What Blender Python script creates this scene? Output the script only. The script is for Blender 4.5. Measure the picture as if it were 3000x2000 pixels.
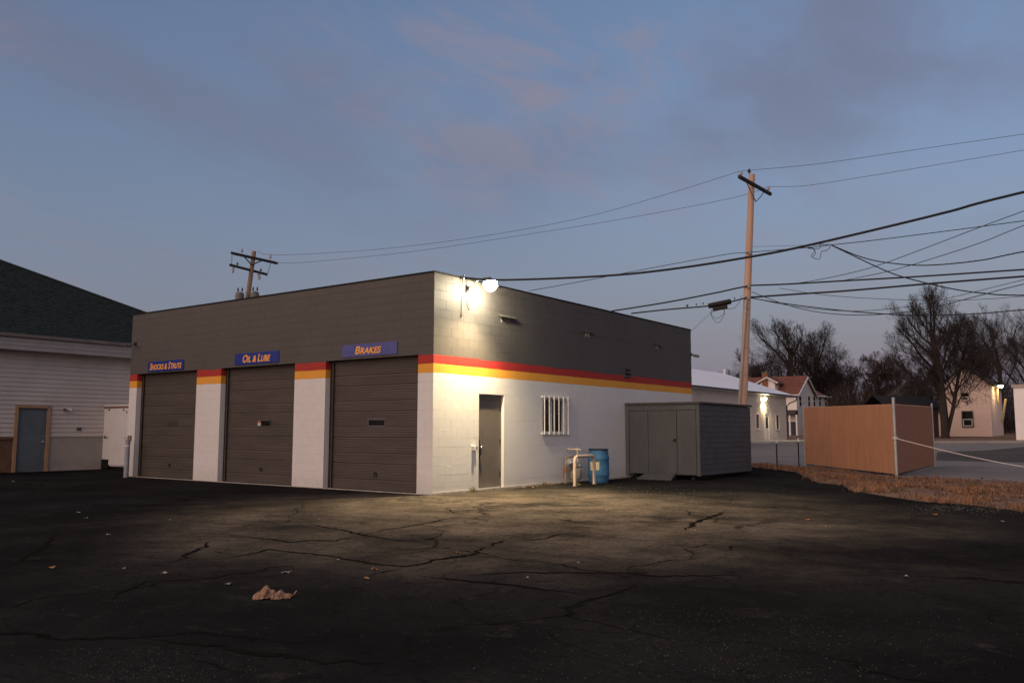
import bpy, bmesh, math, random
from mathutils import Vector, Matrix, noise as mnoise
R = math.radians
for o in list(bpy.data.objects):
    bpy.data.objects.remove(o)
scene = bpy.context.scene
col = scene.collection
rnd = random.Random(7)

# ------------------------------------------------------------------ camera
F, YAW, PIT, ROLL = 2482.95, .63216, .10451, -.00186
C = Vector((12.292, -13.877, 1.3885))
dv = Vector((-math.sin(YAW), math.cos(YAW), 0))
rv = Vector((math.cos(YAW), math.sin(YAW), 0))
uz = Vector((0, 0, 1))
fw = dv*math.cos(PIT) + uz*math.sin(PIT)
upv = -dv*math.sin(PIT) + uz*math.cos(PIT)
cam = bpy.data.cameras.new('camera')
cam.sensor_width = 36; cam.lens = F/3000*36
cam.clip_start = .1; cam.clip_end = 3000
co = bpy.data.objects.new('camera', cam); col.objects.link(co)
co.matrix_world = Matrix.Translation(C) @ Matrix.Rotation(YAW, 4, 'Z') @ Matrix.Rotation(math.pi/2+PIT, 4, 'X') @ Matrix.Rotation(-ROLL, 4, 'Z')
scene.camera = co

# ------------------------------------------------------------------ light
SUN_AZ = Vector((-.20, -1, 0)).normalized()     # towards the after-glow, behind the camera
SUN_EL = R(3.0)
w = bpy.data.worlds.new('World'); scene.world = w; w.use_nodes = True
nt = w.node_tree; N = nt.nodes; L = nt.links
bg = N['Background']
sky = N.new('ShaderNodeTexSky'); sky.sky_type = 'NISHITA'; sky.sun_disc = False
sky.sun_elevation = R(.6); sky.sun_rotation = math.atan2(SUN_AZ.x, SUN_AZ.y)
sky.air_density = 1; sky.dust_density = 1; sky.ozone_density = 2.6
def wn(t, **k):
    n = N.new(t)
    for a, b in k.items(): setattr(n, a, b)
    return n
def wmath(op, a, b=None, clamp=False):
    n = wn('ShaderNodeMath', operation=op); n.use_clamp = clamp
    for i, v in enumerate((a, b)):
        if v is None: continue
        if hasattr(v, 'links'): L.new(v, n.inputs[i])
        else: n.inputs[i].default_value = v
    return n.outputs[0]
def wmix(f, a, b):
    n = wn('ShaderNodeMix', data_type='RGBA')
    for s, v in ((n.inputs[0], f), (n.inputs[6], a), (n.inputs[7], b)):
        if hasattr(v, 'links'): L.new(v, s)
        else: s.default_value = v
    return n.outputs[2]
tc = wn('ShaderNodeTexCoord')
sep = wn('ShaderNodeSeparateXYZ'); L.new(tc.outputs['Generated'], sep.inputs[0])
zc = wmath('MAXIMUM', sep.outputs[2], 0.0)
# thin high haze that greys the whole sky towards the horizon
veil = wmath('POWER', wmath('SUBTRACT', 1.0, zc), 3.6)
veil = wmath('ADD', wmath('MULTIPLY', veil, .78), .17)
VEIL = (.262, .295, .455, 1)
tint = wn('ShaderNodeMix', data_type='RGBA', blend_type='MULTIPLY'); tint.inputs[0].default_value = 1
L.new(sky.outputs[0], tint.inputs[6]); tint.inputs[7].default_value = (1.42, 1.12, 1.02, 1)
base = wmix(veil, tint.outputs[2], VEIL)
# clouds: directions projected on a flat layer
zz = wmath('ADD', zc, .12)
cx = wmath('DIVIDE', sep.outputs[0], zz); cy = wmath('DIVIDE', sep.outputs[1], zz)
cmb = wn('ShaderNodeCombineXYZ'); L.new(cx, cmb.inputs[0]); L.new(cy, cmb.inputs[1])
mp = wn('ShaderNodeMapping'); L.new(cmb.outputs[0], mp.inputs[0])
mp.inputs['Rotation'].default_value = (0, 0, R(20)); mp.inputs['Scale'].default_value = (1.0, .62, 1); mp.inputs['Location'].default_value = (3.1, 1.7, 0)
def cloud(scale, detail, rough, lo, hi, amt, loc, rot, st, dist=.3):
    mp = wn('ShaderNodeMapping'); L.new(cmb.outputs[0], mp.inputs[0])
    mp.inputs['Rotation'].default_value = (0, 0, R(rot)); mp.inputs['Scale'].default_value = st; mp.inputs['Location'].default_value = loc
    n = wn('ShaderNodeTexNoise'); L.new(mp.outputs[0], n.inputs[0])
    n.inputs['Scale'].default_value = scale; n.inputs['Detail'].default_value = detail; n.inputs['Roughness'].default_value = rough; n.inputs['Distortion'].default_value = dist
    r_ = wn('ShaderNodeMapRange'); r_.interpolation_type = 'SMOOTHSTEP'; L.new(n.outputs[0], r_.inputs[0])
    r_.inputs[1].default_value = lo; r_.inputs[2].default_value = hi; r_.inputs[3].default_value = 0; r_.inputs[4].default_value = amt
    return r_.outputs[0]
cl_el = wn('ShaderNodeMapRange'); cl_el.interpolation_type = 'SMOOTHSTEP'; L.new(zc, cl_el.inputs[0]); cl_el.inputs[1].default_value = .12; cl_el.inputs[2].default_value = .42
grey_c = wmath('MULTIPLY', cloud(.95, 8, .55, .43, .66, .78, (4.11, 8.7, 0), 25, (1.0, .7, 1)), cl_el.outputs[0])
wisp_g = cloud(.8, 3, .5, .40, .62, 1, (7.3, 2.1, 0), 10, (1, 1, 1))
wisp = cloud(4.6, 12, .66, .42, .68, .70, (1.3, 5.2, 0), 55, (1.0, .45, 1), .6)
base = wmix(grey_c, base, (.255, .262, .375, 1))
wi_el = wn('ShaderNodeMapRange'); wi_el.interpolation_type = 'SMOOTHSTEP'; L.new(zc, wi_el.inputs[0]); wi_el.inputs[1].default_value = .20; wi_el.inputs[2].default_value = .46; wi_el.inputs[3].default_value = .4
base = wmix(wmath('MULTIPLY', wmath('MULTIPLY', wisp, wisp_g), wi_el.outputs[0]), base, (.43, .365, .43, 1))
L.new(base, bg.inputs[0])
bg.inputs[1].default_value = .196

sd = bpy.data.lights.new('sun', 'SUN'); sd.energy = 1.0; sd.angle = R(140); sd.color = (1, .70, .50)
so = bpy.data.objects.new('sun', sd); col.objects.link(so)
dirv = (SUN_AZ*math.cos(R(3)) + uz*math.sin(R(3)))
so.rotation_euler = dirv.to_track_quat('Z', 'Y').to_euler()
vs = scene.view_settings
vs.view_transform = 'Standard'; vs.look = 'None'; vs.exposure = 1.76; vs.gamma = 1; vs.use_curve_mapping = False

# ------------------------------------------------------------------ pixel helpers (3000 x 2000 photograph)
def ray(px, py):
    X, Y = px-1500, 1000-py
    X, Y = X*math.cos(ROLL)+Y*math.sin(ROLL), -X*math.sin(ROLL)+Y*math.cos(ROLL)
    return fw + rv*(X/F) + upv*(Y/F)
def G(px, py, z=0.0):
    v = ray(px, py); return C + v*((z-C.z)/v.z)
def PX(px, py, x):
    v = ray(px, py); return C + v*((x-C.x)/v.x)
def PY(px, py, y):
    v = ray(px, py); return C + v*((y-C.y)/v.y)
def DP(px, py, s):
    v = ray(px, py); return C + v*(s/v.dot(dv))
def onplan(px, py, a, b):
    v = ray(px, py); n = Vector((-(b.y-a.y), b.x-a.x, 0))
    return C + v*((a-C).dot(n)/v.dot(n))
EV = dv*.866 + rv*.5
def gz(x, y):
    return .0122*max(0.0, (Vector((x, y, 0))-C).dot(EV)-24)
def GG(px, py):
    p = G(px, py, 0)
    for i in range(12): p = G(px, py, gz(p.x, p.y))
    return p

# ------------------------------------------------------------------ materials
MATS = {}
def mat(name, colr, rough=.8, var=.18, scale=2.5, bump=0, bscale=60, metal=0, spec=.3, col2=None, stretch=None, emit=None, estr=0):
    if name in MATS: return MATS[name]
    m = bpy.data.materials.new(name); m.use_nodes = True
    t = m.node_tree; b = t.nodes['Principled BSDF']
    b.inputs['Roughness'].default_value = rough; b.inputs['Metallic'].default_value = metal
    b.inputs['Specular IOR Level'].default_value = spec
    g = t.nodes.new('ShaderNodeNewGeometry')
    src = g.outputs['Position']
    if stretch:
        mp = t.nodes.new('ShaderNodeMapping'); mp.inputs['Scale'].default_value = stretch
        t.links.new(src, mp.inputs[0]); src = mp.outputs[0]
    n = t.nodes.new('ShaderNodeTexNoise'); n.inputs['Scale'].default_value = scale
    n.inputs['Detail'].default_value = 6; n.inputs['Roughness'].default_value = .65
    t.links.new(src, n.inputs[0])
    mr = t.nodes.new('ShaderNodeMapRange'); mr.inputs[1].default_value = .3; mr.inputs[2].default_value = .7
    t.links.new(n.outputs[0], mr.inputs[0])
    mx = t.nodes.new('ShaderNodeMix'); mx.data_type = 'RGBA'
    a = tuple(c*(1-var) for c in colr); c2 = tuple(c*(1+var) for c in (col2 or colr))
    mx.inputs[6].default_value = (*a, 1); mx.inputs[7].default_value = (*c2, 1)
    t.links.new(mr.outputs[0], mx.inputs[0]); t.links.new(mx.outputs[2], b.inputs['Base Color'])
    if bump:
        nb = t.nodes.new('ShaderNodeTexNoise'); nb.inputs['Scale'].default_value = bscale; nb.inputs['Detail'].default_value = 5
        t.links.new(g.outputs['Position'], nb.inputs[0])
        bp = t.nodes.new('ShaderNodeBump'); bp.inputs['Strength'].default_value = bump; bp.inputs['Distance'].default_value = .01
        t.links.new(nb.outputs[0], bp.inputs['Height']); t.links.new(bp.outputs[0], b.inputs['Normal'])
    if emit:
        b.inputs['Emission Color'].default_value = (*emit, 1); b.inputs['Emission Strength'].default_value = estr
    MATS[name] = m; return m

def painted_block():
    """grey / red / yellow / white paint bands by height, hand-cut edges, dirt near the ground"""
    m = bpy.data.materials.new('painted_block'); m.use_nodes = True
    t = m.node_tree; b = t.nodes['Principled BSDF']; b.inputs['Roughness'].default_value = .62; b.inputs['Specular IOR Level'].default_value = .25
    nd = t.nodes.new; lk = t.links.new
    g = nd('ShaderNodeNewGeometry'); sp = nd('ShaderNodeSeparateXYZ'); lk(g.outputs['Position'], sp.inputs[0])
    def mth(op, a, bb=None):
        n = nd('ShaderNodeMath'); n.operation = op
        for i, v in enumerate((a, bb)):
            if v is None: continue
            if hasattr(v, 'links'): lk(v, n.inputs[i])
            else: n.inputs[i].default_value = v
        return n.outputs[0]
    def noi(sc, det=4, rg=.55):
        n = nd('ShaderNodeTexNoise'); n.inputs['Scale'].default_value = sc; n.inputs['Detail'].default_value = det; n.inputs['Roughness'].default_value = rg
        lk(g.outputs['Position'], n.inputs[0]); return n.outputs[0]
    def mix(f, a, bb):
        n = nd('ShaderNodeMix'); n.data_type = 'RGBA'
        for s, v in ((n.inputs[0], f), (n.inputs[6], a), (n.inputs[7], bb)):
            if hasattr(v, 'links'): lk(v, s)
            else: s.default_value = v if isinstance(v, float) else (*v, 1)
        return n.outputs[2]
    wob = mth('MULTIPLY', mth('SUBTRACT', noi(.9, 3), .5), .15)
    wob2 = mth('MULTIPLY', mth('SUBTRACT', noi(2.6, 4), .5), .030)
    zr = mth('ADD', sp.outputs[2], mth('ADD', mth('MAXIMUM', wob, 0.0), .006))
    zy = mth('ADD', sp.outputs[2], wob2)
    white = mix(noi(1.1, 7, .7), (.57, .56, .55), (.68, .67, .66))
    grime = mth('MULTIPLY', mth('SUBTRACT', 1.0, mth('MINIMUM', mth('MULTIPLY', sp.outputs[2], 2.2), 1.0)), noi(5, 6, .7))
    white = mix(mth('MULTIPLY', grime, .55), white, (.30, .27, .24))
    yellow = mix(noi(2, 5), (.64, .28, .035), (.74, .35, .05))
    red = mix(noi(2, 5), (.30, .022, .018), (.40, .035, .028))
    grey = mix(noi(.9, 7, .7), (.064, .059, .057), (.096, .088, .084))
    c = mix(mth('GREATER_THAN', zy, 2.643), white, yellow)
    c = mix(mth('GREATER_THAN', zy, 2.846), c, red)
    c = mix(mth('GREATER_THAN', zr, 3.05), c, grey)
    # fine vertical streaks and specks
    lk(c, b.inputs['Base Color'])
    bp = nd('ShaderNodeBump'); bp.inputs['Strength'].default_value = .35; bp.inputs['Distance'].default_value = .004
    lk(noi(70, 4, .7), bp.inputs['Height']); lk(bp.outputs[0], b.inputs['Normal'])
    return m
M_BLOCK = painted_block()

def asphalt(name, dark, mid, worn, speck=.16, streak=.5, rough=.9, zone=None, cracks=0):
    m = bpy.data.materials.new(name); m.use_nodes = True
    t = m.node_tree; b = t.nodes['Principled BSDF']; b.inputs['Roughness'].default_value = rough; b.inputs['Specular IOR Level'].default_value = 0
    nd = t.nodes.new; lk = t.links.new
    g = nd('ShaderNodeNewGeometry')
    def noi(sc, det=5, rg=.6, st=None, rot=0):
        n = nd('ShaderNodeTexNoise'); n.inputs['Scale'].default_value = sc; n.inputs['Detail'].default_value = det; n.inputs['Roughness'].default_value = rg
        s = g.outputs['Position']
        if st:
            mp = nd('ShaderNodeMapping'); mp.inputs['Scale'].default_value = st; mp.inputs['Rotation'].default_value = (0, 0, rot); lk(s, mp.inputs[0]); s = mp.outputs[0]
        lk(s, n.inputs[0]); return n.outputs[0]
    def rng(v, a, bb, c=0., d=1.):
        n = nd('ShaderNodeMapRange'); n.interpolation_type = 'SMOOTHSTEP'; lk(v, n.inputs[0])
        for i, q in enumerate((a, bb, c, d)): n.inputs[i+1].default_value = q
        return n.outputs[0]
    def mix(f, a, bb):
        n = nd('ShaderNodeMix'); n.data_type = 'RGBA'
        for s, v in ((n.inputs[0], f), (n.inputs[6], a), (n.inputs[7], bb)):
            if hasattr(v, 'links'): lk(v, s)
            else: s.default_value = v if isinstance(v, float) else (*v, 1)
        return n.outputs[2]
    c = mix(rng(noi(.33, 6, .6), .36, .64), dark, mid)
    c = mix(rng(noi(.9, 8, .68, (1, 1, 1)), .56, .74, 0, .6), c, worn)
    c = mix(rng(noi(1.1, 7, .7, (.35, 1.6, 1), R(-20)), .60, .72, 0, streak), c, worn)
    if zone:      # older dusty paving, lightened further to paint in the floodlight's pool
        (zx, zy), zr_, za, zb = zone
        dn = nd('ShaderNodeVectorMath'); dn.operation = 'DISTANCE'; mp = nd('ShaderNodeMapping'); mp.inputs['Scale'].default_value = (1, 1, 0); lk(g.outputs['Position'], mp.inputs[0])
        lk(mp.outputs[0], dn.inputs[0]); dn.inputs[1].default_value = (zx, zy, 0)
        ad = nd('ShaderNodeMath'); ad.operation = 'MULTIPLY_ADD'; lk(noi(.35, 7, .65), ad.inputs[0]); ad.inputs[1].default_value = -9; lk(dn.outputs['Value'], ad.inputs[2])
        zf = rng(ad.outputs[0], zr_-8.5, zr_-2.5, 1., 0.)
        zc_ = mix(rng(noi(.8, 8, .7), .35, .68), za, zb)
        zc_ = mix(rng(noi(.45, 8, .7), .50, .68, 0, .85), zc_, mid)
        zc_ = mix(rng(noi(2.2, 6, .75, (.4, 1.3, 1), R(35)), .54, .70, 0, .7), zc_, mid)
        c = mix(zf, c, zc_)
    c = mix(rng(noi(2.6, 9, .72), .57, .66, 0, .55), c, worn)
    c = mix(rng(noi(5.5, 8, .75), .54, .64, 0, .50), c, tuple(x*.7 for x in dark))
    c = mix(rng(noi(16, 5, .8), .50, .66, 0, .55), c, tuple(x*.6 for x in dark))
    c = mix(rng(noi(45, 3, .8), .30, .75, 0, .5), c, tuple(x*.45 for x in mid))
    if cracks:
        nn_ = nd('ShaderNodeTexNoise'); nn_.inputs['Scale'].default_value = 1.1; nn_.inputs['Detail'].default_value = 6; lk(g.outputs['Position'], nn_.inputs[0])
        va = nd('ShaderNodeVectorMath'); va.operation = 'MULTIPLY_ADD'; lk(nn_.outputs['Color'], va.inputs[0]); va.inputs[1].default_value = (1.3, 1.3, 0); lk(g.outputs['Position'], va.inputs[2])
        for sc_, wd_, am_ in ((.30, .010, cracks), (.85, .012, cracks*.6)):
            ve = nd('ShaderNodeTexVoronoi'); ve.feature = 'DISTANCE_TO_EDGE'; ve.voronoi_dimensions = '2D'; ve.inputs['Scale'].default_value = sc_; lk(va.outputs[0], ve.inputs[0])
            ln = rng(ve.outputs['Distance'], wd_*.35, wd_*1.3, 1., 0.)
            gt = rng(noi(.22 if sc_ < .5 else .3, 3), .40, .58)
            ml = nd('ShaderNodeMath'); ml.operation = 'MULTIPLY'; lk(ln, ml.inputs[0]); lk(gt, ml.inputs[1])
            m3 = nd('ShaderNodeMath'); m3.operation = 'MULTIPLY'; lk(ml.outputs[0], m3.inputs[0]); m3.inputs[1].default_value = am_
            c = mix(m3.outputs[0], c, (.006, .0055, .005))
    vo = nd('ShaderNodeTexVoronoi'); vo.inputs['Scale'].default_value = 26; lk(g.outputs['Position'], vo.inputs[0])
    sp = rng(vo.outputs['Distance'], .10, .16, 1., 0.)
    gate = rng(noi(.6, 4), .52, .66)
    mm = nd('ShaderNodeMath'); mm.operation = 'MULTIPLY'; lk(sp, mm.inputs[0]); lk(gate, mm.inputs[1])
    m2 = nd('ShaderNodeMath'); m2.operation = 'MULTIPLY'; lk(mm.outputs[0], m2.inputs[0]); m2.inputs[1].default_value = speck
    c = mix(m2.outputs[0], c, (.16, .15, .14))
    lk(c, b.inputs['Base Color'])
    bp = nd('ShaderNodeBump'); bp.inputs['Strength'].default_value = .8; bp.inputs['Distance'].default_value = .015
    lk(noi(38, 5, .75), bp.inputs['Height']); lk(bp.outputs[0], b.inputs['Normal'])
    return m

# ------------------------------------------------------------------ builders
class MB:
    def __init__(s): s.v = []; s.f = []; s.mi = []; s.cur = 0
    def face(s, pts):
        i = len(s.v); s.v.extend(tuple(p) for p in pts); s.f.append(tuple(range(i, i+len(pts)))); s.mi.append(s.cur); return s
    def idx(s, vs, fs):
        i = len(s.v); s.v.extend(tuple(p) for p in vs)
        for f in fs: s.f.append(tuple(i+k for k in f)); s.mi.append(s.cur)
        return s
    def box(s, x0, x1, y0, y1, z0, z1, M=None):
        P = [Vector(p) for p in ((x0,y0,z0),(x1,y0,z0),(x1,y1,z0),(x0,y1,z0),(x0,y0,z1),(x1,y0,z1),(x1,y1,z1),(x0,y1,z1))]
        if M is not None: P = [M @ p for p in P]
        return s.idx(P, ((0,3,2,1),(4,5,6,7),(0,1,5,4),(1,2,6,5),(2,3,7,6),(3,0,4,7)))
    def tube(s, pts, rad, n=8, cap=True):
        pts = [Vector(p) for p in pts]
        if not hasattr(rad, '__len__'): rad = [rad]*len(pts)
        rings = []; ref = None
        for i, p in enumerate(pts):
            a = pts[max(0, i-1)]; b = pts[min(len(pts)-1, i+1)]
            t = (b-a).normalized()
            if ref is None: ref = Vector((0,0,1)) if abs(t.z) < .9 else Vector((1,0,0))
            x = ref - t*ref.dot(t)
            if x.length < 1e-5: x = Vector((1,0,0)).cross(t)
            x.normalize(); y = t.cross(x); ref = x
            rings.append([p + (x*math.cos(2*math.pi*k/n) + y*math.sin(2*math.pi*k/n))*rad[i] for k in range(n)])
        V = [q for r_ in rings for q in r_]; Fc = []
        for i in range(len(pts)-1):
            for k in range(n):
                k2 = (k+1) % n
                Fc.append((i*n+k, i*n+k2, (i+1)*n+k2, (i+1)*n+k))
        if cap:
            Fc.append(tuple(range(n-1, -1, -1))); Fc.append(tuple((len(pts)-1)*n+k for k in range(n)))
        return s.idx(V, Fc)
    def lathe(s, prof, c, n=20, M=None):
        c = Vector(c); V = []; Fc = []
        for (r_, z) in prof:
            for k in range(n):
                p = Vector((r_*math.cos(2*math.pi*k/n), r_*math.sin(2*math.pi*k/n), z))
                if M is not None: p = M @ p
                V.append(c+p)
        for i in range(len(prof)-1):
            for k in range(n):
                k2 = (k+1) % n; Fc.append((i*n+k, i*n+k2, (i+1)*n+k2, (i+1)*n+k))
        Fc.append(tuple(range(n-1, -1, -1))); Fc.append(tuple((len(prof)-1)*n+k for k in range(n)))
        return s.idx(V, Fc)
    def mesh(s, name, mats):
        me = bpy.data.meshes.new(name); me.from_pydata(s.v, [], s.f)
        for m in (mats if isinstance(mats, (list, tuple)) else [mats]): me.materials.append(m)
        if any(s.mi): me.polygons.foreach_set('material_index', s.mi)
        me.update(); return me
    def build(s, name, mats, parent=None, smooth=False, bevel=0):
        me = s.mesh(name, mats)
        if smooth: me.polygons.foreach_set('use_smooth', [True]*len(me.polygons)); 
        o = bpy.data.objects.new(name, me); col.objects.link(o)
        if smooth: 
            try: me.set_sharp_from_angle(angle=R(40))
            except Exception: pass
        if bevel:
            bv = o.modifiers.new('bevel', 'BEVEL'); bv.width = bevel; bv.segments = 2; bv.limit_method = 'ANGLE'
        if parent is not None: adopt(o, parent)
        return o
def adopt(o, parent):
    o.parent = parent
    if parent.type == 'EMPTY': o.matrix_parent_inverse = Matrix.Translation(-parent.location)
def tag(o, label=None, cat=None, group=None, kind=None):
    if label: o['label'] = label
    if cat: o['category'] = cat
    if group: o['group'] = group
    if kind: o['kind'] = kind
    return o
def thing(name, loc, label, cat, group=None):
    o = bpy.data.objects.new(name, None); col.objects.link(o); o.location = loc; o.empty_display_size = .3
    return tag(o, label, cat, group)
def struct(o): o['kind'] = 'structure'; return o
def stuff(o): o['kind'] = 'stuff'; return o
def frame_matrix(origin, xdir, zdir=uz):
    x = Vector(xdir).normalized(); z = Vector(zdir).normalized(); y = z.cross(x).normalized(); z = x.cross(y)
    m = Matrix((x, y, z)).transposed().to_4x4(); m.translation = Vector(origin); return m

def sheet(name, poly, m, dz, cuts=True, sub=0):
    """polygon on the terrain, dz above it"""
    bm = bmesh.new()
    vsx = [bm.verts.new((p[0], p[1], 0)) for p in poly]
    bm.faces.new(vsx)
    bmesh.ops.triangulate(bm, faces=bm.faces[:])
    p0 = C + EV*24; p0.z = 0
    bmesh.ops.bisect_plane(bm, geom=bm.verts[:]+bm.edges[:]+bm.faces[:], plane_co=p0, plane_no=EV)
    for v in bm.verts: v.co.z = gz(v.co.x, v.co.y) + dz
    bmesh.ops.recalc_face_normals(bm, faces=bm.faces[:])
    for f in bm.faces:
        if f.normal.z < 0: f.normal_flip()
    me = bpy.data.meshes.new(name); bm.to_mesh(me); bm.free(); me.materials.append(m)
    o = bpy.data.objects.new(name, me); col.objects.link(o); return o
def W2(lat, s): p = C + rv*lat + dv*s; return (p.x, p.y)

# ------------------------------------------------------------------ ground
M_LOT = asphalt('asphalt_lot', (.0145, .0143, .0146), (.029, .0282, .0278), (.058, .052, .047), zone=((3.8, -2.0), 5.7, (.115, .094, .072), (.245, .198, .148)), cracks=.72)  # zone colours: tan worn paving, brightened to carry the lamp pool
M_STREET = asphalt('asphalt_street', (.20, .195, .19), (.24, .232, .225), (.30, .29, .28), .2, .3)
M_CONC = mat('concrete', (.30, .285, .265), .9, .2, 1.5, .3, 40)
M_DIRT = mat('dry_ground', (.13, .080, .050), .95, .4, 1.2, .6, 20, col2=(.17, .105, .065))
struct(sheet('ground', [W2(-900, -300), W2(900, -300), W2(900, 1600), W2(-900, 1600)], M_DIRT, -.012))
VN = [(-.5, 17.6), (.93, 16.32), (3.27, 14.05), (4.4, 11.6), (5.39, 9.44), (6.14, 8.93), (6.93, 6.85), (8.0, 5.5), (8.79, 4.63), (9.73, 4.35), (10.65, 3.34), (13, 1.6), (18, -1), (40, -12)]
VF = [(60, 6), (20, 12.2), (9.78, 12.87), (7.56, 13.19), (6.53, 13.25), (4.6, 15.1), (2.7, 17.2), (.5, 18.6)]
struct(sheet('street', [W2(-12, 33), W2(6, 27.5), W2(8.5, 25), W2(12, 23), W2(20, 18), W2(120, 10), W2(160, 58), W2(31, 60), W2(18, 62.5), W2(-30, 58)], M_STREET, -.004))
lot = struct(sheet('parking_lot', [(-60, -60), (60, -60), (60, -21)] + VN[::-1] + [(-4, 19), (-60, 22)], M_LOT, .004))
struct(sheet('verge', VN + VF, M_DIRT, .012))
_pp = [GG(*q) for q in ((2742, 1348), (2746, 1324), (2900, 1318), (3250, 1303), (3250, 1356), (2900, 1352))]
struct(sheet('asphalt_patch', [(q.x, q.y) for q in _pp], asphalt('asphalt_patch', (.085, .083, .082), (.11, .107, .105), (.14, .135, .13), .1, .2), .0015))
# gentle far pavement and kerb beyond the street
def slab(name, pts, h, m):
    mb = MB(); n = len(pts)
    top = [(x, y, gz(x, y)+h) for x, y in pts]; bot = [(x, y, gz(x, y)-.1) for x, y in pts]
    mb.idx(top+bot, [tuple(range(n))] + [((k+1) % n, k, k+n, (k+1) % n+n) for k in range(n)])
    return mb.build(name, m)
struct(slab('pavement', [W2(12, 63.2), W2(21.5, 67.0), W2(26.5, 72.5), W2(26.5, 67.5), W2(19, 62.2), W2(12, 59)][::-1], .12, M_CONC))
struct(slab('pavement', [W2(29, 61.5), W2(70, 60), W2(70, 62), W2(29, 63.5)], .10, M_CONC))

# sealed cracks: tar ribbons lying on the lot
M_TAR = mat('tar', (.013, .0115, .0105), 1, .3, 6, spec=.0)
def resample(pts, step):
    out = [pts[0]]
    for a, b in zip(pts, pts[1:]):
        n = max(1, int((b-a).length/step))
        for k in range(1, n+1): out.append(a.lerp(b, k/n))
    return out
def ribbon(name, pix, wd, m, dz, jit=.5, ends=True):
    pts = resample([G(*p) for p in pix], .05); mb = MB(); V = []
    n = len(pts)
    for i, p in enumerate(pts):
        t = (pts[min(n-1, i+1)]-pts[max(0, i-1)]); t.z = 0; t.normalize(); s = Vector((-t.y, t.x, 0))
        e = min(1, (i+.3)/14, (n-1-i+.3)/14) if ends else 1
        off = (mnoise.noise(Vector((p.x*3.1, p.y*3.1, 1.7)))*.7 + mnoise.noise(Vector((p.x*9, p.y*9, 5)))*.5 + mnoise.noise(Vector((p.x*23, p.y*23, 2)))*.3)*max(.07, wd)*1.1
        a = wd*.34*e*max(.12, 1+jit*(1.3*mnoise.noise(Vector((p.x*2, p.y*2, 9)))+mnoise.noise(Vector((p.x*14, p.y*14, 9))))); b = wd*.34*e*max(.12, 1+jit*(1.3*mnoise.noise(Vector((p.x*2, p.y*2, 4)))+mnoise.noise(Vector((p.x*14, p.y*14, 4)))))
        q = p + s*off
        for c_ in (q+s*a, q-s*b): V.append((c_.x, c_.y, gz(c_.x, c_.y)+dz))
    mb.idx(V, [(2*i, 2*i+1, 2*i+3, 2*i+2) for i in range(n-1)])
    o = mb.build(name, m)
    o.parent = lot
    return o
cA = lambda L_: [(1200+x/2.352, 1420+y/2.352) for x, y in L_]
cB = lambda L_: [(300+x/2.352, 1400+y/2.352) for x, y in L_]
cC = lambda L_: [(x/1.568, 1350+y/1.568) for x, y in L_]
cD = lambda L_: [(1500+x/1.568, 1350+y/1.568) for x, y in L_]
for pix, wd in (
    (cA([(0,290),(120,265),(230,240),(375,215)]), .07), (cA([(60,200),(230,240)]), .05), (cA([(230,155),(300,190),(375,215)]), .05),
    (cA([(0,570),(150,530),(300,500),(430,480),(560,425)]), .12), (cA([(540,432),(580,410),(600,395),(680,380)]), .13), (cA([(240,410),(400,418),(560,420)]), .06),
    (cA([(0,620),(150,640),(270,650),(450,675),(650,690),(800,710),(1000,730),(1150,745),(1300,755)]), .09),
    (cA([(320,630),(600,612),(900,605),(1200,608),(1500,612),(1700,630),(2352,630)]), .07),
    (cA([(740,370),(850,385),(1000,350),(1150,325)]), .07), (cA([(1870,315),(1960,265),(2100,215),(2200,185)]), .12), (cA([(2180,465),(2230,425),(2352,415)]), .10),
    (cB([(1400,315),(1550,345),(1700,375),(1830,400),(2000,425),(2250,445)]), .07), (cB([(1810,390),(2000,350),(2150,325),(2330,300)]), .06),
    (cB([(850,405),(1000,410),(1150,425),(1300,445),(1450,430),(1600,440),(1750,400)]), .07),
    (cB([(770,570),(950,540),(1150,495),(1250,505),(1500,530),(1700,560),(1900,595),(2070,615),(2200,590),(2350,560)]), .07),
    (cB([(760,500),(900,535)]), .05), (cB([(480,590),(600,520),(700,480),(740,435)]), .08), (cB([(30,860),(150,790),(300,720),(450,700),(600,715)]), .06),
    (cB([(1780,690),(1900,660),(2070,625)]), .09), (cB([(250,530),(450,560)]), .05),
    (cC([(700,815),(900,850),(1200,885),(1500,920),(1780,945)]), .10), (cC([(0,500),(90,460),(200,400),(260,330)]), .06), (cC([(860,900),(1000,950),(1150,985)]), .05),
    (cD([(240,690),(330,655),(440,620),(600,560)]), .05), (cD([(600,300),(760,305),(900,312)]), .05), (cD([(700,560),(900,590),(1150,610)]), .05)):
    ribbon('crack', pix, wd, M_TAR, .008)
M_WORN = mat('worn_paint', (.19, .13, .075), .9, .3, 12)
for pix, wd in ((cD([(1790,300),(1850,308),(1905,315)]), .10), (cD([(1440,205),(1480,202),(1520,200)]), .09), (cD([(900,266),(960,264)]), .10), (cD([(1030,238),(1060,236)]), .10),
                (cD([(410,232),(460,222),(520,215)]), .22), (cB([(1970,168),(2120,166)]), .08)):
    ribbon('worn_mark', pix, wd, M_WORN, .007, .9)

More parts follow.
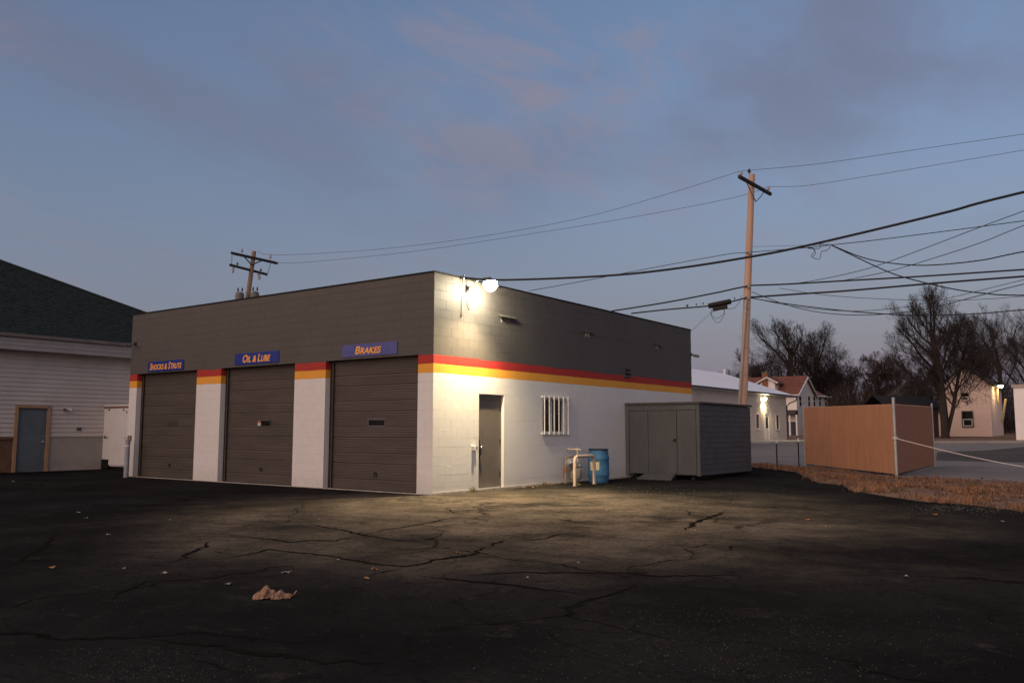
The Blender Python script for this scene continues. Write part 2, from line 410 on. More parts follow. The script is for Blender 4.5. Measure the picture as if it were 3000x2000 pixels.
# ------------------------------------------------------------------ garage
GW, GD, GH, CH, BL = 12.235, 13.43, 4.88, 4.88/24, .4064
garage = thing('garage_building', (0, 0, 0), 'grey and white block garage with red and yellow stripe and three bay doors', 'garage')
BAYS = [(-11.83, -8.78), (-7.66, -4.61), (-3.47, -.45)]
RZ = 15*CH
DOOR = (1.61, 2.58, 0, 11*CH); WIN = (4.25, 5.37, 6*CH, 11*CH)
def wall_cells(us, zs, holes):
    us = sorted(set(us)); zs = sorted(set(zs))
    for a, b in zip(us, us[1:]):
        run = None
        for c_, d_ in zip(zs, zs[1:]):
            u, z = (a+b)/2, (c_+d_)/2
            hole = any(h[0] < u < h[1] and h[2] < z < h[3] for h in holes)
            if hole:
                if run: yield a, b, run[0], run[1]
                run = None
            else: run = (run[0], d_) if run else (c_, d_)
        if run: yield a, b, run[0], run[1]
TH = .20; PR = .0045
mb = MB()
holes = [(a, b, -1, RZ) for a, b in BAYS]
for a, b, c_, d_ in wall_cells([-GW, 0] + [q for h in holes for q in h[:2]], [-.3, RZ, GH-.02], holes): mb.box(a, min(b, -PR), PR, TH+.02, c_, d_)
fw_core = mb.build('front_wall', M_BLOCK, garage)
mb = MB()
holes = [(DOOR[0], DOOR[1], -1, DOOR[3]), WIN]
for a, b, c_, d_ in wall_cells([TH+.03, GD] + [DOOR[0], DOOR[1], WIN[0], WIN[1]], [-.3, WIN[2], WIN[3], GH-.02], holes): mb.box(-.22, -PR, a, b, c_, d_)
sw_core = mb.build('side_wall', M_BLOCK, garage)
mb = MB(); mb.box(-GW+.0, -GW+.2, TH+.03, GD, -.3, GH-.02); mb.box(-GW+.2, -.22, GD-.2, GD, -.3, GH-.02)
mb.build('rear_wall', M_BLOCK, garage)
mb = MB(); mb.box(-GW+.2, -.22, TH+.03, GD-.2, GH-.5, GH-.38); mb.build('roof', mat('roof_membrane', (.05, .05, .05), .9), garage)
mb = MB()
for a in ((-GW-.015, .015, -.015, .17), (-.16, .015, .17, GD+.015), (-GW-.015, -GW+.16, .17, GD+.015), (-GW+.16, -.16, GD-.16, GD+.015)): mb.box(*a, GH-.02, GH+.015)
mb.build('coping', mat('coping_metal', (.014, .013, .013), .7, .2, 3, spec=.1), garage)
mb = MB(); mb.box(-GW+.3, -.3, .45, 1.0, -.2, -.1)
# lintel soffit darkness comes from the interior: floor and back of the bays are the doors themselves

def block_geo(mb, u0, u1, z0, z1, face, jx=0, o=(0, 0, 0)):
    """one block face, bevelled, proud of the recessed joint"""
    g_ = .0016; ch = .0022
    gv = .0005
    a, b, c_, d_ = u0+gv, u1-gv, z0+g_, z1-g_
    def P(u, z, dep):
        q = (u, PR-dep, z) if face == 'f' else (-PR+dep, u, z)
        return (q[0]-o[0], q[1]-o[1], q[2]-o[2])
    D = PR+jx
    V = [P(a, c_, 0), P(b, c_, 0), P(b, d_, 0), P(a, d_, 0), P(a, c_, D-ch), P(b, c_, D-ch), P(b, d_, D-ch), P(a, d_, D-ch),
         P(a+.0012, c_+ch, D), P(b-.0012, c_+ch, D), P(b-.0012, d_-ch, D), P(a+.0012, d_-ch, D)]
    Fc = [(8, 9, 10, 11)] + [(i, (i+1) % 4, 4+(i+1) % 4, 4+i) for i in range(4)] + [(4+i, 4+(i+1) % 4, 8+(i+1) % 4, 8+i) for i in range(4)]
    mb.idx(V, Fc)
blocks = []
def lay(face, u0, u1, holes):
    for k in range(24):
        z0, z1 = k*CH, (k+1)*CH - (.021 if k == 23 else 0)
        zm = (z0+z1)/2
        cuts = [(h[0], h[1]) for h in holes if h[2] < zm < h[3]]
        spans = [(u0, u1)]
        for h in cuts:
            ns = []
            for a, b in spans:
                if h[1] <= a or h[0] >= b: ns.append((a, b)); continue
                if h[0] > a: ns.append((a, h[0]))
                if h[1] < b: ns.append((h[1], b))
            spans = ns
        off = (k % 2)*BL/2
        for a, b in spans:
            anchor = 0.0
            i0 = int(math.floor((a-anchor-off)/BL))
            u = anchor+off+i0*BL
            while u < b-1e-6:
                s_, e_ = max(u, a), min(u+BL, b)
                if e_-s_ > .03: blocks.append((face, s_, e_, z0, z1))
                u += BL
lay('f', -GW, -.0005, [(a, b, -1, RZ) for a, b in BAYS])
lay('s', PR+.0006, GD, [(DOOR[0], DOOR[1], -1, DOOR[3]), WIN])
def bc(b): 
    um, zm = (b[1]+b[2])/2, (b[3]+b[4])/2
    return Vector((um, 0, zm)) if b[0] == 'f' else Vector((0, um, zm))
def bsize(b):
    c_ = bc(b); v = C-c_; n_ = Vector((0,-1,0)) if b[0] == 'f' else Vector((1,0,0))
    return (b[2]-b[1])*abs(v.normalized().dot(n_))/v.length**2
blocks.sort(key=bsize, reverse=True)
cache = {}
for b in blocks[:300]:
    key = (b[0], round(b[2]-b[1], 3), round(b[4]-b[3], 3), rnd.randrange(3)); c_ = bc(b)
    if key not in cache:
        mb = MB(); block_geo(mb, *b[1:], b[0], (0, .0005, -.0005)[key[3]], c_); cache[key] = mb.mesh('block', M_BLOCK)
    o = bpy.data.objects.new('block', cache[key]); col.objects.link(o); o.location = c_; o.parent = garage
mb = MB()
for b in blocks[300:]: block_geo(mb, *b[1:], b[0], rnd.uniform(-.0005, .0005))
stuff(mb.build('blockwork', M_BLOCK, garage))

# overhead doors
M_DOOR = mat('door_steel', (.080, .067, .061), .6, .16, 1.1, .05, 30, spec=.2, stretch=(.6, .6, 3))
M_DARKWOOD = mat('jamb_brown', (.022, .016, .014), .8)
M_GLASSD = mat('dark_glass', (.006, .007, .009), .15, .1, spec=.22)
M_GREYTRIM = mat('grey_trim', (.10, .105, .115), .5)
M_BLACK = mat('black_rubber', (.008, .008, .008), .8)
M_SILLC = mat('sill_concrete', (.13, .12, .11), .9, .3, 3, .4, 40)
prof = []
def door_profile():
    """one 0.61 m section, y offset outwards (negative = towards viewer)"""
    P = [(0, .022), (.007, -.0)]
    zz_ = .006
    for gz_, dp in ((.055, .009), (.11, .009), (.165, .009), (.245, .018), (.30, .009), (.36, .009), (.42, .009), (.48, .009), (.54, .009)):
        P += [(gz_-.010, 0), (gz_-.005, dp), (gz_+.004, dp), (gz_+.008, 0)]
    P += [(.597, 0), (.604, .022)]
    return P
DY = .19
def overhead_door(i, a, b):
    lab = ('garage bay door under the left-hand sign', 'garage bay door under the middle sign', 'garage bay door nearest the lit corner')[i]
    mb = MB(); mb.box(a, b, DY+.03, DY+.06, 0, RZ)
    d = mb.build('garage_door', M_DOOR, garage); d['label'] = lab
    for k in range(5):
        z0 = .02 + k*.606; mb = MB()
        P = door_profile(); xa, xb = a+.10, b-.05; V = []
        for z, y in P: V += [(xa, DY+y, z0+z), (xb, DY+y, z0+z)]
        mb.idx(V, [(2*j, 2*j+1, 2*j+3, 2*j+2) for j in range(len(P)-1)])
        mb.build('door_panel', M_DOOR, d)
    mb = MB(); mb.box(a, a+.10, DY-.035, DY+.03, 0, RZ-.001); mb.build('jamb', M_DARKWOOD, d); mb = MB(); mb.box(b-.05, b, DY-.035, DY+.03, 0, RZ-.001); mb.build('jamb', M_DARKWOOD, d)
    mb = MB(); mb.box(a+.10, a+.125, DY-.06, DY-.036, .03, RZ-.03); mb.build('track', M_DOOR, d)
    mb = MB(); mb.box(a+.1, b-.05, DY-.02, DY+.02, .0, .03); mb.build('bottom_seal', M_BLACK, d)
    wx0, wx1 = ((-10.46, -9.93), (-6.27, -5.74), (-2.15, -1.63))[i]
    mb = MB(); z0, z1 = 1.495, 1.625
    e = .03
    if i != 0:
        mb.box(wx0-e, wx1+e, DY-.012, DY+.004, z0-e, z0); mb.box(wx0-e, wx1+e, DY-.012, DY+.004, z1, z1+e)
        mb.box(wx0-e, wx0, DY-.012, DY+.004, z0, z1); mb.box(wx1, wx1+e, DY-.012, DY+.004, z0, z1)
        mb.build('window_frame', M_GREYTRIM if i == 2 else M_DOOR, d)
    mb = MB(); mb.box(wx0, wx1, DY-.006, DY+.003, z0, z1)
    mb.build('window_pane', M_GLASSD if i else mat('painted_pane', (.04, .036, .036), .5), d)
    if i == 1:
        mb = MB(); mb.box(wx0+.01, wx0+.14, DY-.0095, DY-.0062, z0+.005, z1-.005); st = mb.build('sticker', mat('sticker_white', (.5, .48, .46), .6), d)
        mb = MB(); mb.box(wx0+.01, wx0+.14, DY-.0125, DY-.0096, z1-.05, z1-.012); mb.build('sticker_band', mat('sticker_red', (.4, .03, .03), .6), d)
    hx = (-10.23, -6.07, -1.90)[i]
    mb = MB(); mb.lathe([(.055, 0), (.06, .012), (.04, .014), (.035, -.0)], (hx, DY+.002, .37), 18, Matrix.Rotation(R(90), 3, 'X')); mb.build('exhaust_port', M_BLACK, d)
for i, (a, b) in enumerate(BAYS): overhead_door(i, a, b)
for a, b in BAYS:
    mb = MB(); mb.box(a+.002, b-.002, -.02, DY-.0, -.05, .016); o = mb.build('door_sill', M_SILLC, garage)
mb = MB(); mb.box(.002, .035, PR, GD, -.1, .045); mb.box(-GW, .002, -.03, -.004, -.1, .02)
# thin painted footing line along the side wall
o = mb.build('footing', mat('footing_paint', (.36, .33, .30), .85, .35, 6, .5, 30), garage)

# side door
M_SD = mat('door_brown_grey', (.125, .108, .094), .45, .12, 3, .05, 25, spec=.4)
M_CHROME = mat('chrome', (.55, .55, .55), .18, .05, metal=1)
M_RUST = mat('rust', (.16, .055, .02), .85, .5, 14)
mb = MB(); mb.box(-.13, -.09, DOOR[0]+.045, DOOR[1]-.045, .06, DOOR[3]-.13)
sd_ = mb.build('side_door', M_SD, garage); sd_['label'] = 'grey-brown steel side door by the lit corner'
mb = MB()
mb.box(-.17, -.075, DOOR[0], DOOR[0]+.043, .02, DOOR[3]); mb.box(-.17, -.075, DOOR[1]-.043, DOOR[1], .02, DOOR[3]); mb.box(-.17, -.075, DOOR[0]+.043, DOOR[1]-.043, DOOR[3]-.125, DOOR[3])
mb.build('door_frame', M_SD, sd_, bevel=.004)
mb = MB(); mb.box(-.2, .012, DOOR[0]-.02, DOOR[1]+.02, -.02, .035); mb.build('threshold', mat('threshold_white', (.5, .47, .43), .8, .3, 5), sd_)
mb = MB(); mb.box(-.125, -.065, DOOR[0]+.05, DOOR[1]-.06, .036, .058); mb.build('door_sweep', mat('aluminium', (.42, .42, .43), .4, .2, metal=.7), sd_)
mb = MB(); mb.lathe([(.028, 0), (.03, .02), (.012, .03), (.012, .05), (.03, .058), (.034, .075), (.022, .095), (0.002, .098)], (-.09, DOOR[0]+.13, 1.0), 16, Matrix.Rotation(R(90), 3, 'Y')); mb.build('door_knob', M_CHROME, sd_, True)
mb = MB(); mb.tube([(-.09, DOOR[0]+.11, 1.07), (-.03, DOOR[0]+.11, 1.05), (-.02, DOOR[0]+.11, .97), (-.02, DOOR[0]+.11, .88), (-.04, DOOR[0]+.11, .82), (-.09, DOOR[0]+.11, .80)], .013, 8); mb.box(-.09, -.083, DOOR[0]+.075, DOOR[0]+.145, .76, 1.16); mb.build('pull_handle', M_BLACK, sd_, True)
mb = MB(); mb.lathe([(.027, 0), (.027, .012), (.018, .018), (.002, .02)], (-.09, DOOR[0]+.11, 1.2), 16, Matrix.Rotation(R(90), 3, 'Y')); mb.build('deadbolt', M_CHROME, sd_, True)
for z in (.35, 1.12, 1.9):
    mb = MB(); mb.tube([(-.082, DOOR[1]-.042, z-.06), (-.082, DOOR[1]-.042, z+.06)], .012, 8); mb.build('hinge', M_DARKWOOD, sd_)

# barred window
M_WHITEP = mat('white_paint', (.66, .64, .62), .55, .12, 8)
y0, y1, z0, z1 = WIN
mb = MB(); mb.box(-.2, -.004, y0, y1, z0, z0+.095); mb.build('sill_course', M_BLOCK, garage); z0 += .096
mb = MB(); mb.box(-.13, -.125, y0, y1, z0, z1); wn_ = mb.build('window', M_GLASSD, garage); wn_['label'] = 'dark side window behind white bars'
mb = MB()
mb.box(-.14, -.09, y0, y0+.05, z0, z1); mb.box(-.14, -.09, y1-.05, y1, z0, z1); mb.box(-.14, -.09, y0+.05, y1-.05, z0, z0+.05); mb.box(-.14, -.09, y0+.05, y1-.05, z1-.05, z1); mb.box(-.135, -.098, (y0+y1)/2-.025, (y0+y1)/2+.025, z0+.05, z1-.05)
mb.build('window_frame', M_WHITEP, wn_)
mb = MB(); mb.box(-.122, -.118, y0+.05, y1-.05, z1-.42, z1-.05); mb.build('blind', mat('blind_grey', (.06, .06, .06), .8), wn_)
mb = MB(); mb.box(-.2, .012, y0+.001, y1-.001, z0, z0+.02); mb.build('window_sill', M_WHITEP, wn_, bevel=.006)
for z in (z0-.03, z1-.01):
    mb = MB(); mb.box(.012, .05, y0-.09, y1+.09, z, z+.055); mb.build('bar_rail', M_WHITEP, wn_, bevel=.004)
nb = 6
for k in range(nb):
    y = y0-.005 + (y1-y0+.01)*k/(nb-1); mb = MB(); mb.box(.0505, .075, y-.017, y+.017, z0-.035, z1+.05); mb.build('bar', M_WHITEP, wn_, bevel=.004)

# ledges, vent and small fittings on the side wall
M_GREYP = mat('grey_paint', (.075, .07, .068), .6)
for ya, yb in ((2.35, 3.0), (6.28, 6.8), (10.6, 11.1)):
    mb = MB(); mb.idx([(0.002, ya, 4.19), (0.002, yb, 4.19), (.10, yb, 4.14), (.10, ya, 4.14), (0.002, ya, 4.165), (0.002, yb, 4.165), (.10, yb, 4.12), (.10, ya, 4.12)], ((0,3,2,1),(4,5,6,7),(0,1,5,4),(1,2,6,5),(2,3,7,6),(3,0,4,7)))
    hd = mb.build('vent_hood', M_GREYP, garage)
    for k in range(7):
        y = ya+.1+k*(yb-ya-.3)/6; mb = MB(); mb.box(.002, .006, y, y+.02, 4.0+.03*(k % 3), 4.14); mb.build('paint_drip', mat('drip', (.35, .33, .29), .7), hd)
mb = MB(); mb.box(.002, .03, 8.57, 8.97, 2.97, 3.24); lv = mb.build('louver_vent', M_GREYP, garage)
for k in range(4):
    z = 3.0+k*.06; mb = MB(); mb.idx([(.03, 8.59, z+.045), (.03, 8.95, z+.045), (.055, 8.95, z), (.055, 8.59, z), (.03, 8.59, z+.04), (.03, 8.95, z+.04), (.055, 8.95, z-.006), (.055, 8.59, z-.006)], ((0,3,2,1),(4,5,6,7),(0,1,5,4),(1,2,6,5),(2,3,7,6),(3,0,4,7))); mb.build('louver', M_BLACK if k % 2 else M_GREYP, lv)

# ------------------------------------------------------------------ signs
def text_mesh(txt, size, shear=.22, offset=.0):
    cu = bpy.data.curves.new('txt', 'FONT'); cu.body = txt; cu.size = size; cu.shear = shear; cu.offset = offset; cu.extrude = .0015
    ob = bpy.data.objects.new('txt', cu); col.objects.link(ob)
    bpy.context.view_layer.update()
    dg = bpy.context.evaluated_depsgraph_get(); me = bpy.data.meshes.new_from_object(ob.evaluated_get(dg))
    bpy.data.objects.remove(ob); return me
def lettering(parts, x0, x1, zb, H, y, m, parent):
    """parts: list of (text, relative size) set side by side, fitted between x0 and x1"""
    vs_, fs_ = [], []; xoff = 0
    for txt, sz in parts:
        if txt == ' ': xoff += .28; continue
        me = text_mesh(txt, sz/.72, .0, .028)
        X = [v.co.x for v in me.vertices]; base = len(vs_)
        mn, mxx = min(X), max(X)
        for v in me.vertices: vs_.append((v.co.x-mn+xoff, v.co.y, v.co.z))
        for p in me.polygons: fs_.append(tuple(base+i for i in p.vertices))
        xoff += mxx-mn+.075; bpy.data.meshes.remove(me)
    sh = .24; wdt = xoff-.075+sh*1.0
    sx = (x1-x0)/wdt
    V = [(x0+(vx+sh*vy)*sx, y-vz, zb+vy*H) for vx, vy, vz in vs_]
    me = bpy.data.meshes.new('lettering'); me.from_pydata(V, [], fs_); me.materials.append(m)
    o = bpy.data.objects.new('lettering', me); col.objects.link(o); adopt(o, parent); return o
M_SIGNB = mat('sign_blue', (.006, .022, .21), .45, .1, 3)
M_SIGNF = mat('sign_blue_faded', (.068, .078, .26), .55, .14, 3)
M_SIGNY = mat('sign_orange', (.85, .37, .04), .5, .1, 6)
def sign(x0, x1, z0, z1, m, parts, tx0, tx1, lab):
    t = thing('wall_sign', ((x0+x1)/2, 0, z0), lab, 'sign')
    mb = MB(); mb.box(x0, x1, -.02, -.004, z0, z1); mb.build('sign_panel', m, t, bevel=.003)
    for x in (x0+.05, x1-.05):
        for z in (z0+.04, z1-.04):
            mb = MB(); mb.lathe([(.009, 0), (.009, .003), (.002, .005)], (x, -.0205, z), 8, Matrix.Rotation(R(90), 3, 'X')); mb.build('screw', M_GREYTRIM, t)
    lettering(parts, tx0, tx1, z0+.06, (z1-z0)-.105, -.0225, M_SIGNY, t)
sign(-11.25, -9.42, 3.085, 3.385, M_SIGNB, [('S',1),('HOCKS',.78),(' ',0),('&',.85),(' ',0),('S',1),('TRUTS',.78)], -11.14, -9.50, 'dark blue sign reading SHOCKS & STRUTS above the farthest bay')
sign(-7.05, -5.23, 3.105, 3.41, M_SIGNB, [('O',1),('IL',.78),(' ',0),('&',.85),(' ',0),('L',1),('UBE',.78)], -6.72, -5.55, 'dark blue sign reading OIL & LUBE above the middle bay')
sign(-2.88, -1.08, 3.105, 3.395, M_SIGNF, [('B',1),('RAKES',.78)], -2.44, -1.56, 'faded violet-blue sign reading BRAKES above the nearest bay')

# ------------------------------------------------------------------ floodlight at the corner
LP = PX(1435, 826, .47)
fl = thing('floodlight', (0, 1.15, 4.66), 'lit floodlight on a curved arm at the top of the garage corner', 'floodlight')
M_GALV = mat('galvanised', (.22, .22, .22), .4, .2, 8, metal=.8)
mb = MB(); mb.box(.001, .03, 1.09, 1.19, 4.56, 4.72); mb.box(.03, .07, 1.115, 1.165, 4.60, 4.69); mb.build('wall_bracket', M_DARKWOOD, fl, bevel=.004)
a0 = Vector((.06, 1.15, 4.65)); mid = Vector((.26, 1.25, 4.84)); ax = Vector((.32, -.15, -.93)).normalized()
back = LP - ax*.11
mb = MB(); mb.tube([a0, a0.lerp(mid, .5)+Vector((.02, -.01, .02)), mid, mid.lerp(back, .5)+Vector((0, 0, .02)), back], .014, 8); mb.build('arm', M_GALV, fl, True)
Mq = ax.to_track_quat('Z', 'Y').to_matrix()
mb = MB(); mb.lathe([(.03, -.12), (.05, -.11), (.07, -.06), (.125, -.02), (.168, .012), (.172, .035), (.164, .035), (.158, .016), (.10, -.012), (.06, -.05), (.02, -.07)], LP, 24, Mq); mb.build('housing', M_GALV, fl, True)
M_LENS = mat('lens_lit', (1, .95, .8), .5, 0, emit=(1, .87, .60), estr=180)
mb = MB(); mb.lathe([(.10, .0), (.142, .03), (.158, .075), (.152, .12), (.125, .17), (.08, .205), (.03, .222), (.004, .224)], LP, 24, Mq); lens = mb.build('lens', M_LENS, fl, True)
ld = bpy.data.lights.new('flood_bulb', 'SPOT'); ld.energy = 640; ld.color = (1, .77, .44); ld.spot_size = R(138); ld.spot_blend = 1.0; ld.shadow_soft_size = .07
lo = bpy.data.objects.new('flood_bulb', ld); col.objects.link(lo); lo.location = LP + ax*.31; lo.rotation_euler = (-ax).to_track_quat('Z', 'Y').to_euler(); adopt(lo, fl)
mb = MB(); mb.tube([(.012, 1.14, 4.56), (.02, 1.13, 4.40), (.018, 1.12, 4.28), (.03, 1.15, 4.18), (.03, 1.19, 4.14), (.022, 1.20, 4.22), (.018, 1.16, 4.36)], .006, 6); mb.build('lead_wire', M_BLACK, fl, True)
t = thing('hanging_cable', (.02, .93, 3.97), 'thin dark cable hanging down the wall beside the floodlight', 'cable')
mb = MB(); mb.tube([(.02, .94, 4.90), (.03, .94, 4.80), (.018, .93, 4.4), (.018, .92, 4.0), (.02, .92, 3.96)], .007, 6); mb.build('cable_run', M_BLACK, t, True)
mb = MB(); mb.tube([(.02, .92, 4.02), (.02, .92, 3.95)], .012, 8); mb.build('cable_end', M_BLACK, t)
mb = MB(); mb.lathe([(.03, -.05), (.045, -.03), (.045, .03), (.03, .05)], (.04, .94, 4.88), 12); mb.build('insulator', M_GALV, t, True)

def camera_box(p, n, lab, name='security_camera'):
    t = thing(name, p, lab, 'camera'); M_ = frame_matrix(p, n)
    mb = MB(); mb.box(.0, .02, -.05, .05, -.05, .05, M_); mb.tube([M_ @ Vector((.02, 0, 0)), M_ @ Vector((.12, 0, -.02))], .015, 6); mb.build('mount', M_DARKWOOD, t)
    mb = MB(); mb.box(.10, .30, -.04, .04, -.06, .03, M_); mb.build('body', mat('camera_grey', (.16, .16, .16), .4), t, bevel=.01)
    mb = MB(); mb.lathe([(.03, 0), (.03, .012), (.002, .014)], M_ @ Vector((.30, 0, -.015)), 12, Vector(n).normalized().to_track_quat('Z', 'Y').to_matrix()); mb.build('lens', M_GLASSD, t)
camera_box(PY(398, 1007, 0) + Vector((0, -.002, 0)), (.2, -1, -.2), 'small dark camera on the grey wall left of the SHOCKS sign')
camera_box(Vector((-.02, 13.47, 4.02)), (.45, .6, -.1), 'small fixture poking out at the far rear corner of the garage', 'security_camera')

# box beside the side door
t = thing('outlet_box', (.03, 1.39, .93), 'small white outlet box on the wall left of the side door', 'outlet box')
mb = MB(); mb.box(.001, .075, 1.35, 1.43, .93, 1.04); mb.build('box', M_WHITEP, t, bevel=.005)
mb = MB(); mb.box(.001, .055, 1.435, 1.50, .945, 1.02); mb.build('cover', M_GREYTRIM, t, bevel=.004)
t = thing('meter_box', (-12.15, -.03, 1.18), 'small rusty box on the left pillar above the short post', 'box')
p = PY(382, 1283, 0)
mb = MB(); mb.box(p.x-.06, p.x+.07, -.06, -.003, p.z-.07, p.z+.08); mb.build('box', mat('box_tan', (.24, .18, .14), .7), t, bevel=.006)
mb = MB(); mb.box(p.x-.04, p.x+.0, -.068, -.06, p.z-.03, p.z+.05); mb.build('plate', M_RUST, t)
p = G(369, 1398); t = thing('bollard', p, 'grey pipe bollard at the left corner of the garage', 'bollard')
mb = MB(); mb.lathe([(.07, -.05), (.07, 1.06), (.066, 1.09), (.04, 1.11), (.005, 1.12)], p, 18); mb.build('pipe', mat('bollard_grey', (.27, .275, .31), .6, .25, 4), t, True)
mb = MB(); mb.lathe([(.073, 0), (.073, .04)], p+Vector((0,0,.9)), 18); mb.build('band', M_WHITEP, t)

# ------------------------------------------------------------------ gas meter, guard, barrel
M_METER = mat('meter_grey', (.20, .19, .16), .5, .25, 10, spec=.4)
M_PIPEY = mat('pipe_cream', (.55, .46, .34), .5, .2, 8, spec=.4)
p = PX(1657, 1402, .12)
gm = thing('gas_meter', (p.x, p.y, 0), 'grey gas meter with rusty riser against the white side wall', 'gas meter')
yr = p.y; zt = PX(1657, 1340, .12).z
mb = MB(); mb.tube([(.12, yr, -.05), (.12, yr, zt-.05), (.13, yr+.02, zt), (.14, yr+.1, zt+.01), (.16, yr+.42, zt+.03)], .018, 10); mb.build('riser_pipe', mat('riser_paint', (.42, .30, .20), .7, .35, 10, col2=(.30, .15, .08)), gm, True)
mb = MB(); mb.tube([(.12, yr, .30), (.12, yr, .42)], .036, 10); mb.tube([(.085, yr, .37), (.20, yr, .37)], .012, 6); mb.build('shut_off_valve', mat('valve_orange', (.32, .10, .03), .7, .3, 12), gm, True)
pr = PX(1671, 1355, .24)
mb = MB(); mb.lathe([(.03, -.06), (.06, -.05), (.11, -.012), (.115, 0), (.11, .012), (.06, .05), (.035, .075), (.03, .10), (.002, .105)], pr, 22, Vector((.55, -.8, .1)).normalized().to_track_quat('Z', 'Y').to_matrix()); mb.build('regulator', mat('regulator_metal', (.42, .43, .45), .32, .15, 9, metal=.6), gm, True)
pm = PX(1687, 1390, .26); w_ = .16
mb = MB(); mb.lathe([(.10, 0), (.15, .02), (.16, .05), (.16, .26), (.14, .30), (.10, .32)], (pm.x, pm.y, .10), 20); mb.build('meter_body', M_METER, gm, True)
mb = MB(); mb.box(pm.x-.10, pm.x+.12, pm.y-.13, pm.y+.13, .42, .56); mb.build('index_head', M_METER, gm, bevel=.02)
mb = MB(); mb.box(pm.x+.121, pm.x+.126, pm.y-.06, pm.y+.06, .45, .53); mb.build('index_window', M_WHITEP, gm)
mb = MB(); mb.tube([(pm.x, pm.y-.1, .56), (pm.x, pm.y-.1, zt-.02), (pr.x-.05, pr.y, pr.z)], .016, 8); mb.tube([(pm.x, pm.y+.09, .56), (pm.x, pm.y+.09, zt+.28)], .02, 10); mb.build('meter_pipes', M_PIPEY, gm, True)
pv = PX(1686, 1316, pm.x)
mb = MB(); mb.tube([(pm.x, pm.y+.09, zt+.2), (pm.x, pm.y+.09, pv.z)], .02, 10); mb.tube([(pm.x-.22, pm.y-.05, pv.z), (pm.x, pm.y+.09, pv.z), (pm.x+.08, pm.y+.13, pv.z-.01)], .026, 10); mb.build('wall_pipe', M_PIPEY, gm, True)
mb = MB(); mb.tube([(pm.x+.02, pm.y+.12, .42), (.2, pm.y+.3, .3), (.1, pm.y+.42, .02)], .006, 6); mb.build('bond_wire', M_BLACK, gm)
a = G(1684, 1424.5); b = G(1741, 1418.5)
hoop = thing('pipe_guard', a, 'cream bent pipe guard standing in front of the gas meter', 'pipe guard')
zt = .74; dirh = (b-a).normalized()
pts = [a+uz*-.05, a+uz*(zt-.14)] + [a + dirh*(.13-.13*math.cos(q)) + uz*(zt-.14+.14*math.sin(q)) for q in (R(25), R(50), R(75), R(90))] + \
      [b - dirh*(.13-.13*math.cos(q)) + uz*(zt-.14+.14*math.sin(q)) for q in (R(90), R(75), R(50), R(25))] + [b+uz*(zt-.14), b+uz*-.05]
M_GUARD = mat('guard_paint', (.60, .52, .44), .5, .22, 9, col2=(.50, .33, .24), spec=.4)
mb = MB(); mb.tube(pts, .042, 14); mb.build('bent_pipe', M_GUARD, hoop, True)
for q in (a, b):
    mb = MB(); mb.lathe([(.075, -.02), (.07, .012), (.045, .016)], q, 12); mb.build('base_collar', M_SILLC, hoop)

bc_ = G(1757, 1415.5) + dv*.27; bc_.z = 0
br = thing('barrel', bc_, 'blue plastic barrel with a pale label beside the gas meter', 'barrel')
M_BARREL = mat('barrel_blue', (.036, .125, .235), .6, .35, 3, .05, 20, col2=(.045, .135, .25), spec=.2)
prof = [(.245, 0), (.262, .02), (.268, .10), (.275, .17), (.288, .20), (.288, .24), (.279, .27), (.284, .45), (.279, .60), (.288, .63), (.288, .67), (.275, .70), (.262, .80), (.252, .86), (.262, .875), (.262, .90), (.245, .90), (.24, .885), (.005, .88)]
mb = MB(); mb.lathe(prof, bc_, 36); mb.build('body', M_BARREL, br, True)
mb = MB(); mb.lathe([(.259, .872), (.268, .876), (.268, .902), (.259, .906)], bc_, 36); mb.build('rim', mat('rim_dark', (.02, .025, .035), .5), br, True)
tocam = (C-bc_); tocam.z = 0; ang0 = math.atan2(tocam.y, tocam.x)
mb = MB(); V = []; n = 10
for k in range(n+1):
    an = ang0 - .80 + .92*k/n - .05
    for z in (.345, .565):
        V.append(bc_ + Vector((.2865*math.cos(an), .2865*math.sin(an), z + .012*math.sin(k*2.1))))
mb.idx(V, [(2*k, 2*k+2, 2*k+3, 2*k+1) for k in range(n)]); mb.build('paper_label', mat('label_cream', (.55, .47, .28), .8, .2, 14), br)
mb = MB()
for q in ((-.34, .47), (-.30, .44), (-.33, .42)):
    an = ang0+q[0]; c_ = bc_+Vector((.2885*math.cos(an), .2885*math.sin(an), q[1])); tt = Vector((-math.sin(an), math.cos(an), 0))
    mb.face([c_-tt*.02-uz*.008, c_+tt*.02-uz*.012, c_+tt*.02+uz*.008, c_-tt*.02+uz*.012])
mb.build('label_mark', M_RUST, br)

